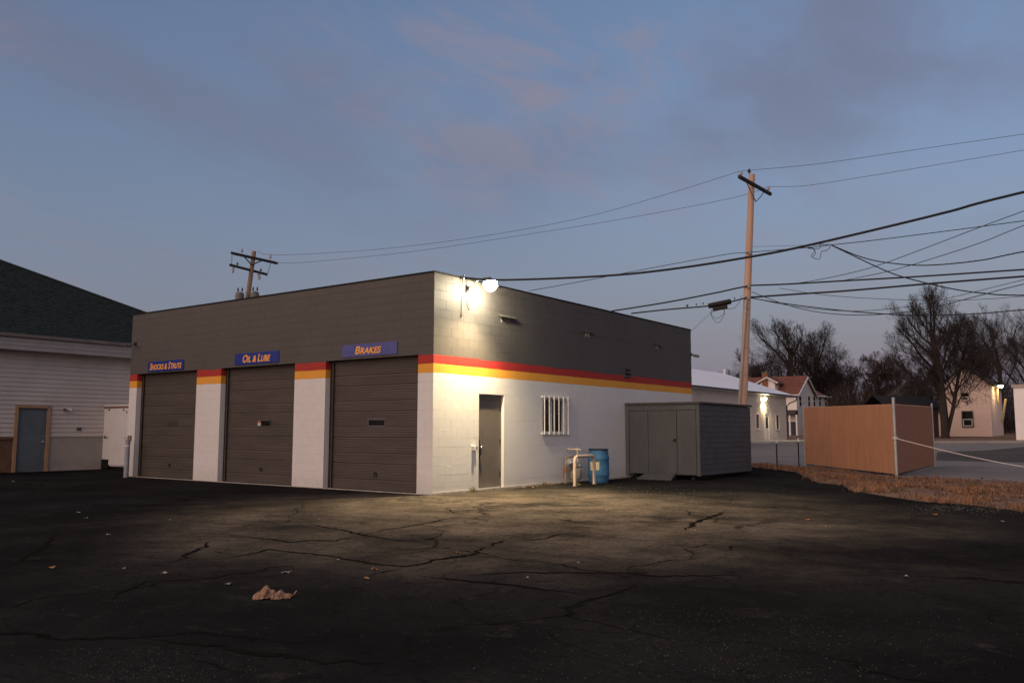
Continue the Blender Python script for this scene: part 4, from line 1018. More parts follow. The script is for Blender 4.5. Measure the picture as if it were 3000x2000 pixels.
mb2 = MB(); mb2.idx([(rx0, ya, rz0-.03), (rx0, yb, rz0-.03), (rx0-T_, yb-T_, rz0-.03+sl*T_), (rx0-T_, ya+T_, rz0-.03+sl*T_), (rx0-2*T_, ya, rz0-.03), (rx0-2*T_, yb, rz0-.03)], ((0,1,2,3),(1,5,2),(5,4,3,2),(4,0,3)))
roof = mb2.build('roof', M_SHING, nb_)
t0 = 0
while t0 < T_-.1:
    t1 = min(t0+.15, T_); zl = rz0+sl*t0; zh_ = rz0+sl*t1-.004
    j = rnd.uniform(-.002, .002)
    mb.idx([(rx0-t0, ya+t0, zl+.012+j), (rx0-t0, yb-t0, zl+.012+j), (rx0-t1, yb-t1, zh_), (rx0-t1, ya+t1, zh_), (rx0-t0, ya+t0, zl-.004), (rx0-t0, yb-t0, zl-.004)], ((0,1,2,3),(4,5,1,0)))
    # uneven tabs
    y = ya+t0+rnd.uniform(0, .3)
    while y < yb-t0-.4 and y < 6.5:
        if y > -3.2 and rnd.random() < .35:
            w_ = rnd.uniform(.2, .34); mb.idx([(rx0-t0+.004, y, zl+.019), (rx0-t0+.004, y+w_, zl+.019), (rx0-t1+.03, y+w_, zh_-.008), (rx0-t1+.03, y, zh_-.008), (rx0-t0+.004, y, zl), (rx0-t0+.004, y+w_, zl)], ((0,1,2,3),(4,5,1,0)))
        y += .33
    t0 += .14
stuff(mb.build('shingles', M_SHING, roof))
hipv = [(rx0-q, yb-q, rz0+sl*q+.03) for q in (0, T_)]
mb = MB(); mb.tube(hipv, .05, 6); mb.build('hip_cap', M_SHING, roof)
q = PX(192, 1199, NX+.05)
t = thing('wall_light', q, 'unlit twin floodlight on the beige siding beside the slate door', 'wall light')
mb = MB(); mb.lathe([(.055, 0), (.055, .03), (.02, .035)], (NX+.012, q.y+.03, q.z+.02), 14, Matrix.Rotation(R(90), 3, 'Y')); mb.build('base', M_WHITEP, t, True)
for yo, dr in ((-.10, Vector((.75, -.55, -.3))), (.10, Vector((.7, .6, -.25)))):
    dr.normalize(); c_ = Vector((NX+.10, q.y+.03+yo*.5, q.z+.01))
    mb = MB(); mb.tube([(NX+.03, q.y+.03, q.z+.02), c_], .012, 6); mb.lathe([(.03, -.05), (.045, -.02), (.06, .07), (.055, .07), (.01, .02)], c_+dr*.05, 14, dr.to_track_quat('Z', 'Y').to_matrix()); mb.build('lamp_head', M_WHITEP if yo > 0 else M_GALV, t, True)
q = PX(231, 1256, NX+.01); t = thing('wall_vent', q, 'small grey vent cover low on the beige siding', 'vent')
mb = MB(); mb.box(NX+.013, NX+.04, q.y-.08, q.y+.08, q.z-.06, q.z+.06); mb.build('cover', M_GREYTRIM, t, bevel=.006)
for k in range(3):
    mb = MB(); mb.box(NX+.0405, NX+.05, q.y-.07, q.y+.07, q.z-.045+k*.035, q.z-.035+k*.035); mb.build('slat', M_GREYTRIM, t)

# trailer
TY = 1.98
tl_ = PY(299, 1190, TY); TX0 = tl_.x; TX1 = TX0+2.05; TZ1 = PY(320, 1187, TY).z; TZ0 = PY(330, 1366, TY).z
trl = thing('cargo_trailer', (TX0+1, TY, 0), 'white enclosed cargo trailer parked between the two buildings', 'trailer')
M_TRL = mat('trailer_white', (.78, .75, .73), .4, .06, 2, spec=.4)
mb = MB(); mb.box(TX0+.03, TX1-.03, TY+.03, TY+4.2, TZ0, TZ1-.02); mb.build('body', M_TRL, trl, bevel=.02)
mb = MB(); mb.box(TX0+.07, TX1-.07, TY-.005, TY+.03, TZ0+.05, TZ1-.12); rd = mb.build('ramp_door', M_TRL, trl, bevel=.006)
mb = MB(); mb.box(TX0, TX1, TY-.02, TY+.05, TZ1-.05, TZ1+.02); mb.build('top_lip', M_WHITEP, trl, bevel=.01)
mb = MB(); mb.box(TX0+.02, TX1-.02, TY-.012, TY+.02, TZ1-.10, TZ1-.052); mb.build('top_channel', mat('channel_brown', (.20, .11, .07), .6), trl)
mb = MB(); mb.box(TX0+.0, TX0+.062, TY-.012, TY+.03, TZ0-.25, TZ1-.052); mb.build('corner_post', M_WHITEP, trl)
mb = MB(); mb.box(TX1-.062, TX1, TY-.012, TY+.03, TZ0-.0, TZ1-.052); mb.build('corner_post', M_WHITEP, trl)
for px in (321.5, 364):
    q = PY(px, 1200, TY); mb = MB(); mb.lathe([(.03, 0), (.03, .03), (.01, .035)], (q.x, TY-.006, q.z), 12, Matrix.Rotation(R(90), 3, 'X')); mb.build('marker_lamp', M_BLACK, trl)
q = PY(309, 1281, TY); mb = MB(); mb.box(q.x-.07, q.x+.16, TY-.03, TY-.006, q.z-.015, q.z+.015); mb.box(q.x-.01, q.x+.02, TY-.04, TY-.031, q.z-.04, q.z+.09); mb.build('latch_bar', M_BLACK, trl)
q = PY(368, 1282, TY); mb = MB(); mb.lathe([(.02, 0), (.02, .02), (.01, .022)], (q.x, TY-.006, q.z), 10, Matrix.Rotation(R(90), 3, 'X')); mb.build('lock', M_BLACK, trl)
q = PY(312, 1358, TY); mb = MB(); mb.box(TX0+.064, q.x+.13, TY-.03, TY-.007, TZ0-.10, TZ0+.24); mb.build('mud_flap', M_BLACK, trl)
q = PY(296, 1352, TY); mb = MB(); mb.box(TX0-.07, TX0-.001, TY-.01, TY+.1, q.z-.04, q.z+.04); mb.build('tail_lamp', mat('tail_lamp', (.10, .012, .01), .3), trl)
q = PY(371, 1206, TY)
me = text_mesh('15', .11, .0, .004); V = [(q.x-.05+v.co.x, TY-.0075-v.co.z, q.z-.04+v.co.y) for v in me.vertices]; FF = [tuple(p.vertices) for p in me.polygons]
m2 = bpy.data.meshes.new('marking'); m2.from_pydata(V, [], FF); m2.materials.append(M_BLACK); o = bpy.data.objects.new('marking', m2); col.objects.link(o); adopt(o, trl)
for x in (TX0+.12, TX1-.12):
    for y in (TY+1.9, TY+2.6):
        mb = MB(); mb.lathe([(.12, -.08), (.28, -.08), (.30, -.05), (.30, .05), (.28, .08), (.12, .08)], (x, y, .30), 20, Matrix.Rotation(R(90), 3, 'Y')); wh = mb.build('wheel', M_BLACK, trl, True)
        mb = MB(); mb.lathe([(.02, -.085), (.17, -.075), (.17, .075), (.02, .085)], (x, y, .30), 16, Matrix.Rotation(R(90), 3, 'Y')); mb.build('rim', M_WHITEP, wh, True)
mb = MB(); mb.box(TX0+.3, TX1-.3, TY+.1, TY+4, TZ0-.12, TZ0-.002); mb.build('chassis', M_BLACK, trl)

# ------------------------------------------------------------------ metal building across the street
mc = DP(2307, 1288, 72); MX = mc.x; MY1 = mc.y; MZ = mc.z
met = thing('metal_building', (MX, MY1, MZ), 'low taupe metal-sided building with pale roof and a lit lamp over its door', 'building')
M_MSIDE = mat('metal_taupe', (.48, .43, .40), .55, .08, 1, spec=.35)
M_MROOF = mat('metal_white_roof', (.80, .82, .85), .5, .06, .6, spec=.35)
ec = PX(2334, 1160, MX+.55)       # eave corner
MEZ = ec.z; MY0 = 32.0
openings = []
def mrect(a, b):
    p1, p2 = PX(*a, MX), PX(*b, MX); return p1.y, p2.y, min(p1.z, p2.z), max(p1.z, p2.z)
dO = mrect((2240, 1216), (2254, 1289)); w1 = mrect((2214, 1213), (2224, 1255)); w2 = mrect((2273, 1215), (2282.5, 1256))
dO = (dO[0], dO[1], MZ+.02, MZ+2.08)
mb = MB(); mb.box(MX-13, MX-.04, MY0, MY1, MZ-.6, MEZ-.03); mb.build('wall', M_MSIDE, met)
mb = MB(); y = MY0
prof = [(0, 0), (.10, 0), (.125, .032), (.175, .032), (.20, 0)]
def ribwall(mb, ya, yb, za, zb):
    V = []; y = ya
    ys = []
    while y < yb-1e-6:
        for (u, h) in prof[:-1]:
            if y+u < yb: ys.append((y+u, h))
        y += .20
    ys.append((yb, 0))
    for yy, h in ys: V += [(MX-.035+h, yy, za), (MX-.035+h, yy, zb)]
    mb.idx(V, [(2*i, 2*i+2, 2*i+3, 2*i+1) for i in range(len(ys)-1)])
for a, b, c_, d_ in wall_cells([MY0, MY1, dO[0], dO[1], w1[0], w1[1], w2[0], w2[1]], [MZ-.3, dO[3], w1[2], w1[3], w2[2], w2[3], MEZ-.03], [(dO[0], dO[1], MZ-1, dO[3]), w1, w2]): ribwall(mb, a, b, c_, d_)
mb.build('ribbed_siding', M_MSIDE, met)
mb = MB(); mb.box(MX-.04, MX-.01, dO[0]+.02, dO[1]-.02, dO[2], dO[3]); dd = mb.build('door', M_WHITEP, met)
mb = MB(); mb.box(MX-.0095, MX+.0, dO[0]+.28, dO[1]-.22, dO[2]+.95, dO[3]-.25); mb.build('door_glass', M_GLASSD, dd)
mb = MB(); mb.box(MX-.04, MX+.03, dO[0]-.05, dO[0]+.018, dO[2], dO[3]+.05); mb.box(MX-.04, MX+.03, dO[1]-.018, dO[1]+.05, dO[2], dO[3]+.05); mb.box(MX-.04, MX+.03, dO[0]+.018, dO[1]-.018, dO[3]+.002, dO[3]+.05); mb.build('door_frame', M_WHITEP, dd)
for ww in (w1, w2):
    mb = MB(); mb.box(MX-.04, MX-.02, ww[0], ww[1], ww[2], ww[3]); wo = mb.build('window', mat('window_brown', (.05, .03, .02), .2, .2, 4, spec=.5), met)
    e = .07
    mb = MB(); mb.box(MX-.04, MX+.04, ww[0]-e, ww[0], ww[2]-e, ww[3]+e); mb.box(MX-.04, MX+.04, ww[1], ww[1]+e, ww[2]-e, ww[3]+e); mb.box(MX-.04, MX+.04, ww[0], ww[1], ww[3], ww[3]+e); mb.box(MX-.04, MX+.06, ww[0], ww[1], ww[2]-e-.03, ww[2]); mb.build('window_frame', M_WHITEP, wo)
ps = PX(2247, 1206, MX); mb = MB(); mb.box(MX, MX+.03, ps.y-.3, ps.y+.3, ps.z-.3, ps.z+.3); mb.build('plate', mat('plate_grey', (.36, .35, .34), .6), met)
rp = onplan(2118, 1093, ec, ec+Vector((-1, -1, 0))); tt = ec.x-rp.x
x0, x1_, xr = ec.x, ec.x-2*tt, rp.x; zr_ = rp.z
mb = MB(); mb.idx([(x0, MY0-.6, MEZ), (x0, ec.y, MEZ), (xr, ec.y-tt, zr_), (xr, MY0-.6+.0, zr_), (x1_, ec.y, MEZ), (x1_, MY0-.6, MEZ),
                   (x0, MY0-.6, MEZ-.10), (x0, ec.y, MEZ-.10), (x1_, ec.y, MEZ-.10), (x1_, MY0-.6, MEZ-.10)], ((0,1,2,3),(1,4,2),(4,5,3,2),(5,0,3),(6,7,1,0),(7,8,4,1),(9,8,7,6)))
mroof = mb.build('roof', M_MROOF, met)
mb = MB(); y = MY0
while y < ec.y-.3:
    tm = min(tt, ec.y-y); mb.tube([(x0, y, MEZ+.015), (x0-tm, y, MEZ+(zr_-MEZ)*tm/tt+.015)], .018, 4); y += .45

mb = MB(); mb.tube([(x0+.04, MY0, MEZ-.03), (x0+.04, ec.y+.05, MEZ-.03)], .06, 8); mb.build('gutter', mat('gutter_dark', (.035, .03, .028), .5), met)
mb = MB(); mb.tube([(x0+.02, ec.y-.05, MEZ-.08), (x0+.0, ec.y-.08, MEZ-.35), (x0-.2, ec.y-1.2, MEZ-.62), (MX+.06, MY1-.06, MEZ-.85), (MX+.06, MY1-.06, MZ+.1)], .05, 8); mb.build('downspout', MATS['gutter_dark'], met, True)
q = onplan(2119, 1094, rp, rp+Vector((0, -1, 0))); mb = MB(); mb.lathe([(.09, -.1), (.09, .30), (.13, .32), (.13, .42), (.01, .45)], (rp.x+.2, rp.y-.1, zr_-.1), 12); mb.build('roof_vent', M_WHITEP, met)
pl = PX(2234, 1166, MX)
wl = thing('wall_lamp', pl, 'lit lamp over the door of the taupe metal building', 'wall lamp')
mb = MB(); mb.box(MX, MX+.16, pl.y-.16, pl.y+.16, pl.z+.02, pl.z+.20); mb.build('housing', M_GALV, wl, bevel=.02)
M_LENS2 = mat('lens_lit_far', (1, .9, .7), .5, 0, emit=(1, .86, .55), estr=16)
mb = MB(); mb.lathe([(.15, .0), (.17, -.06), (.13, -.16), (.06, -.22), (.005, -.23)], (MX+.17, pl.y, pl.z+.02), 16); mb.build('lens', M_LENS2, wl, True)
def bulb(parent, p, e, colr, r_=.12, spot=None, d_=None):
    ld = bpy.data.lights.new('bulb', 'SPOT' if spot else 'POINT'); ld.energy = e; ld.color = colr; ld.shadow_soft_size = r_
    o = bpy.data.objects.new('bulb', ld); col.objects.link(o); o.location = p
    if spot: ld.spot_size = R(spot); ld.spot_blend = .6; o.rotation_euler = (-Vector(d_)).to_track_quat('Z', 'Y').to_euler()
    adopt(o, parent); return o
bulb(wl, Vector((MX+.34, pl.y, pl.z-.30)), 70, (1, .80, .46), .1, 150, (-.15, 0, -1))

# ------------------------------------------------------------------ white house behind it
M_PINKW = mat('house_white_clapboard', (.70, .66, .62), .8, .06, 1, .2, 12, stretch=(1, 1, 8))
M_REDR = mat('roof_red_brown', (.15, .060, .040), .9, .25, 2, .3, 30)
K = DP(2338, 1290, 96)
hs = thing('white_house', K, 'white two-storey house with red-brown roof behind the metal building', 'house')
EZ = PX(2339, 1154, K.x).z; AY = PX(2359, 1105, K.x); GY1 = 2*AY.y-K.y; WY1 = PX(2425, 1155, K.x).y; base_z = K.z-1.0
mb = MB(); mb.box(K.x-13, K.x, K.y, GY1, base_z, EZ); mb.idx([(K.x, K.y, EZ), (K.x, GY1, EZ), (K.x, AY.y, AY.z), (K.x-13, K.y, EZ), (K.x-13, GY1, EZ), (K.x-13, AY.y, AY.z)], ((0,1,2),(5,4,3)))
hw_ = mb.build('wall', M_PINKW, hs)
mb = MB(); mb.box(K.x-5, K.x-.02, GY1, WY1, base_z, EZ); mb.build('rear_wing', M_PINKW, hs)
ov = .3; sl_ = (AY.z-EZ)/(AY.y-K.y)
mb = MB()
for sg, ye in ((-1, K.y), (1, GY1)):
    yo = ye+sg*ov; zo = EZ-sl_*ov
    mb.idx([(K.x+.3, AY.y, AY.z+.05), (K.x-13.3, AY.y, AY.z+.05), (K.x-13.3, yo, zo+.05), (K.x+.3, yo, zo+.05), (K.x+.3, AY.y, AY.z+.2), (K.x-13.3, AY.y, AY.z+.2), (K.x-13.3, yo, zo+.2), (K.x+.3, yo, zo+.2)], ((0,1,2,3),(4,5,6,7),(0,3,7,4),(1,2,6,5),(3,2,6,7)))
rf = mb.build('roof', M_REDR, hs)
for sg, ye in ((-1, K.y), (1, GY1)):
    mb = MB(); yo = ye+sg*ov; zo = EZ-sl_*ov; mb.tube([(K.x+.32, AY.y, AY.z+.02), (K.x+.32, yo, zo+.02)], .10, 4); mb.build('barge_board', M_WHITEP, rf)
mb = MB(); mb.tube([(K.x+.3, K.y-ov, EZ-sl_*ov), (K.x-13.3, K.y-ov, EZ-sl_*ov)], .10, 4); mb.build('eave_board', M_WHITEP, rf)
wz = PX(2375, 1131, K.x-2.2).z
mb = MB(); mb.idx([(K.x+.3, GY1, EZ-.05), (K.x+.3, WY1+.4, EZ-.05), (K.x-2.2, WY1-1.8, wz), (K.x-2.2, GY1, wz), (K.x-5, WY1+.4, EZ-.05), (K.x+.3, GY1, EZ+.05), (K.x+.3, WY1+.4, EZ+.05)], ((0,1,2,3),(1,4,2),(0,1,6,5))); mb.build('wing_roof', M_REDR, hs)
mb = MB(); mb.tube([(K.x+.32, GY1, EZ-.02), (K.x+.32, WY1+.4, EZ-.02)], .09, 4); mb.build('eave_board', M_WHITEP, hs)
for px in (2343.6, 2369, 2384.5, 2401, 2417.7):
    p1 = PX(px-2.3, 1161, K.x); p2 = PX(px+2.3, 1189, K.x); cy = (p1.y+p2.y)/2; hwid = .42
    mb = MB(); mb.box(K.x+.01, K.x+.03, cy-hwid, cy+hwid, p2.z, p1.z); wo = mb.build('window', M_GLASSD, hs)
    mb = MB(); e = .1
    for bx in ((cy-hwid-e, cy-hwid, p2.z-e, p1.z+e), (cy+hwid, cy+hwid+e, p2.z-e, p1.z+e), (cy-hwid, cy+hwid, p1.z, p1.z+e), (cy-hwid, cy+hwid, p2.z-e, p2.z), (cy-hwid, cy+hwid, (p1.z+p2.z)/2-.04, (p1.z+p2.z)/2+.04)): mb.box(K.x+.005, K.x+.07, *bx)
    mb.build('window_frame', M_WHITEP, wo)
# cross gable on the roof, chimney, porch
yg = K.y-.25
d1, d2, dp = PY(2223, 1123, yg), PY(2274, 1122, yg), PY(2248.5, 1108.5, yg)
mb = MB(); mb.idx([(d1.x+.15, yg, EZ-1), (d2.x-.15, yg, EZ-1), (d2.x-.15, yg, d2.z), (dp.x, yg, dp.z), (d1.x+.15, yg, d1.z), (d1.x+.15, yg+4, EZ-1), (d2.x-.15, yg+4, EZ-1), (d2.x-.15, yg+4, d2.z), (dp.x, yg+4, dp.z), (d1.x+.15, yg+4, d1.z)], ((0,1,2,3,4),(1,6,7,2),(5,0,4,9))); dm = mb.build('dormer', M_PINKW, hs)
mb = MB()
for e_ in (d1, d2):
    ex_ = Vector((e_.x + (.25 if e_ is d2 else -.25), 0, e_.z-.12))
    mb.idx([(dp.x, yg-.25, dp.z+.02), (ex_.x, yg-.25, ex_.z+.02), (ex_.x, yg+4.2, ex_.z+.02), (dp.x, yg+4.2, dp.z+.02), (dp.x, yg-.25, dp.z+.18), (ex_.x, yg-.25, ex_.z+.18), (ex_.x, yg+4.2, ex_.z+.18), (dp.x, yg+4.2, dp.z+.18)], ((0,1,2,3),(4,5,6,7),(0,1,5,4),(1,2,6,5)))
mb.build('dormer_roof', M_REDR, dm)
mb = MB()
for e_ in (d1, d2): mb.tube([(dp.x, yg-.27, dp.z+.10), (e_.x + (.25 if e_ is d2 else -.25), yg-.27, e_.z-.02)], .09, 4)
mb.build('barge_board', M_WHITEP, dm)
ch = DP(2243, 1108, 98); mb = MB(); mb.box(ch.x-.32, ch.x+.32, ch.y-.3, ch.y+.3, ch.z-1.0, ch.z+.62); cb = mb.build('chimney', mat('chimney_brick', (.20, .09, .055), .9, .3, 6, .4, 40), hs)
mb = MB(); mb.box(ch.x-.36, ch.x+.36, ch.y-.34, ch.y+.34, ch.z+.621, ch.z+.70); mb.lathe([(.1, 0), (.1, .25), (.13, .26)], (ch.x+.08, ch.y, ch.z+.70), 10); mb.build('cap', M_GREYTRIM, cb)
pp1, pp2 = PY(2309, 1209, K.y-1.2), PY(2334, 1211, K.y-1.2)
mb = MB(); mb.idx([(pp1.x-2, K.y-1.3, pp1.z-.1), (K.x+.1, K.y-1.3, pp1.z-.1), (K.x+.1, K.y-.01, pp1.z+.35), (pp1.x-2, K.y-.01, pp1.z+.35), (pp1.x-2, K.y-1.3, pp1.z-.25), (K.x+.1, K.y-1.3, pp1.z-.25), (K.x+.1, K.y-.01, pp1.z-.25)], ((0,1,2,3),(4,5,1,0),(5,6,2,1))); mb.build('porch_roof', mat('porch_dark', (.05, .04, .04), .9), hs)
for px in (2313, 2333):
    q = PY(px, 1209, K.y-1.2); mb = MB(); mb.box(q.x-.08, q.x+.08, K.y-1.25, K.y-1.1, base_z, pp1.z-.2); mb.build('porch_post', M_WHITEP, hs)
q = PY(2321, 1240, K.y); mb = MB(); mb.box(q.x-.45, q.x+.45, K.y-.05, K.y-.01, base_z+1, base_z+3.1); mb.build('door', mat('door_navy', (.03, .04, .06), .5), hs)

# ------------------------------------------------------------------ pink-lit gable house on the right
M_PEACH = mat('house_peach', (.70, .54, .46), .85, .07, 1, .25, 10, stretch=(1, 1, 8))
hb = DP(2835, 1278, 86); HY = hb.y
hx0, hx1 = PY(2764, 1276, HY).x, PY(2908, 1276, HY).x; hap = PY(2836, 1075, HY); hez = PY(2908, 1126, HY).z; hz = hb.z-.4
h2 = thing('gable_house', (hb.x, HY, hb.z), 'narrow pale gable-fronted house behind the big bare tree', 'house')
mb = MB(); xm = (hx0+hx1)/2
mb.idx([(hx0, HY, hz), (hx1, HY, hz), (hx1, HY, hez), (xm, HY, hap.z), (hx0, HY, hez), (hx0, HY+9, hz), (hx1, HY+9, hz), (hx1, HY+9, hez), (xm, HY+9, hap.z), (hx0, HY+9, hez)], ((0,1,2,3,4),(1,6,7,2),(5,0,4,9),(6,5,9,8,7)))
mb.build('wall', M_PEACH, h2)
mb = MB(); ovx = .35; s2 = (hap.z-hez)/(hx1-xm)
for sg in (-1, 1):
    xe = xm+sg*(hx1-xm+ovx); ze = hez-s2*ovx
    mb.idx([(xm, HY-.3, hap.z+.04), (xe, HY-.3, ze+.04), (xe, HY+9.3, ze+.04), (xm, HY+9.3, hap.z+.04), (xm, HY-.3, hap.z+.20), (xe, HY-.3, ze+.20), (xe, HY+9.3, ze+.20), (xm, HY+9.3, hap.z+.20)], ((0,1,2,3),(4,5,6,7),(0,1,5,4),(1,2,6,5)))
mb.build('roof', mat('roof_dark_brown', (.035, .024, .020), .9), h2)
def hwin(a, b, frm):
    p1, p2 = PY(*a, HY), PY(*b, HY)
    mb = MB(); mb.box(p1.x, p2.x, HY-.03, HY-.012, p2.z, p1.z); wo = mb.build('window', M_GLASSD, h2)
    e = .09; mb = MB()
    for bx in ((p1.x-e, p1.x, p2.z-e, p1.z+e), (p2.x, p2.x+e, p2.z-e, p1.z+e), (p1.x, p2.x, p1.z, p1.z+e), (p1.x, p2.x, p2.z-e, p2.z)): mb.box(bx[0], bx[1], HY-.09, HY-.005, bx[2], bx[3])
    mb.build('window_trim', frm, wo)
    mb = MB(); zm = (p1.z+p2.z)/2; e = .07
    for bx in ((p1.x, p1.x+e, p2.z, zm), (p2.x-e, p2.x, p2.z, zm), (p1.x+e, p2.x-e, p2.z, p2.z+e), (p1.x+e, p2.x-e, zm-e, zm)): mb.box(bx[0], bx[1], HY-.07, HY-.031, bx[2], bx[3])
    mb.build('sash', M_WHITEP, wo)
hwin((2820, 1206), (2850, 1248), mat('trim_dark', (.06, .05, .045), .7)); hwin((2818, 1152), (2838, 1172), mat('trim_tan2', (.22, .16, .13), .7))
l1 = PY(2733, 1205, HY+.4); mb = MB(); mb.box(l1.x, hx0, HY+.4, HY+5, hz, l1.z); mb.build('lean_to', M_PEACH, h2)
mb = MB(); mb.idx([(l1.x-.3, HY+.1, l1.z), (hx0, HY+.1, l1.z+.02), (hx0, HY+5, l1.z+1.2), (l1.x-.3, HY+5, l1.z+1.2), (l1.x-.3, HY+.1, l1.z-.15), (hx0, HY+.1, l1.z-.13)], ((0,1,2,3),(4,5,1,0))); mb.build('lean_to_roof', MATS['roof_dark_brown'], h2)
pl2 = DP(2932, 1131, 86.5)
hl = thing('house_lamp', pl2, 'lit lamp at the right eave of the narrow gable house', 'wall lamp')
mb = MB(); mb.tube([(hx1, pl2.y, pl2.z+.05), (pl2.x-.15, pl2.y, pl2.z+.12), (pl2.x, pl2.y, pl2.z+.1)], .03, 6); mb.box(pl2.x-.15, pl2.x+.2, pl2.y-.12, pl2.y+.12, pl2.z+.05, pl2.z+.16); mb.build('bracket', M_GALV, hl)
mb = MB(); mb.lathe([(.22, .04), (.24, -.03), (.16, -.12), (.02, -.16)], pl2, 14); mb.build('lens', M_LENS2, hl, True)
bulb(hl, pl2-uz*.4, 30, (1, .72, .38), .12)
t = thing('leaning_boards', GG(2936, 1290), 'pale leaning posts lit by the lamp beside the narrow house', 'boards')
for (pa, pb) in (((2946, 1168), (2936, 1240)), ((2921, 1140), (2924, 1180))):
    mb = MB(); bar(mb, DP(*pa, 87), DP(*pb, 87), .22, .12); mb.build('board', mat('board_pale', (.34, .27, .16), .8), t)
# white building at the right edge
wb = DP(2978, 1293.5, 70); wt = DP(2966, 1126, 70).z
wbl = thing('white_building', wb, 'plain white building wall cut off by the right edge', 'building')
hr_ = ray(2985, 1293); hr_.z = 0; Mw = frame_matrix(Vector((wb.x, wb.y, 0)), Vector((hr_.y, -hr_.x, 0)))
mb = MB(); mb.box(0, 9, 0, 8, wb.z-.5, wt-.25, Mw); mb.build('wall', mat('wall_white_far', (.80, .76, .73), .8, .06, 1), wbl)
mb = MB(); mb.box(-.15, 9.1, -.12, 8.1, wt-.249, wt, Mw); mb.build('parapet', mat('parapet_tan', (.38, .32, .28), .8), wbl)
mb = MB(); mb.box(1.9, 1.98, 1, 1.08, wt, wt+.5, Mw); mb.build('vent_pipe', M_GALV, wbl)
# low dark garage and a pale gable behind it
ga = DP(2590, 1212, 80)
g2_ = thing('low_garage', DP(2680, 1262, 80), 'low dark-roofed garage seen over the tan fence', 'garage')
Mg = frame_matrix(Vector((DP(2600, 1262, 80).x, DP(2600, 1262, 80).y, 0)), rv); zt0 = DP(2680, 1190, 80).z; zt1 = DP(2680, 1158, 82).z
mb = MB(); mb.box(.3, 5.0, .3, 5.5, .6, zt0, Mg); mb.build('wall', mat('garage_brown', (.05, .035, .028), .9), g2_)
mb = MB(); mb.idx([Mg @ Vector(v) for v in ((0, 0, zt0-.1), (5.3, 0, zt0-.1), (5.3, 3, zt1), (0, 3, zt1), (5.3, 6, zt0-.1), (0, 6, zt0-.1), (0, 0, zt0-.25), (5.3, 0, zt0-.25))], ((0,1,2,3),(3,2,4,5),(6,7,1,0))); mb.build('roof', mat('roof_black', (.014, .012, .012), .9), g2_)
gh = DP(2668, 1160, 104)
g3 = thing('far_house', Vector((gh.x, gh.y, 1)), 'pale grey gable of a house glimpsed above the low dark garage', 'house')
Mh = frame_matrix(Vector((gh.x, gh.y, 0)), rv); ah = DP(2665, 1128, 104).z
mb = MB(); mb.idx([Mh @ Vector(v) for v in ((-2.2, 0, .8), (2.2, 0, .8), (2.2, 0, gh.z), (-.1, 0, ah), (-2.2, 0, gh.z), (-2.2, 7, .8), (2.2, 7, .8), (2.2, 7, gh.z), (-.1, 7, ah), (-2.2, 7, gh.z))], ((0,1,2,3,4),(1,6,7,2),(5,0,4,9),(6,5,9,8,7))); mb.build('wall', mat('far_grey', (.24, .24, .25), .8), g3)
mb = MB()
for sg in (-1, 1): mb.idx([Mh @ Vector(v) for v in ((-.1, -.3, ah+.05), (sg*2.7, -.3, gh.z-.3), (sg*2.7, 7.2, gh.z-.3), (-.1, 7.2, ah+.05), (-.1, -.3, ah+.2), (sg*2.7, -.3, gh.z-.15), (sg*2.7, 7.2, gh.z-.15), (-.1, 7.2, ah+.2))], ((0,1,2,3),(4,5,6,7),(0,1,5,4)))
mb.build('roof', mat('roof_grey_far', (.07, .068, .07), .9), g3)
mb = MB(); mb.box(-.5, .3, -.06, -.02, gh.z-.2, gh.z+.6, Mh); mb.build('window', M_GLASSD, g3)

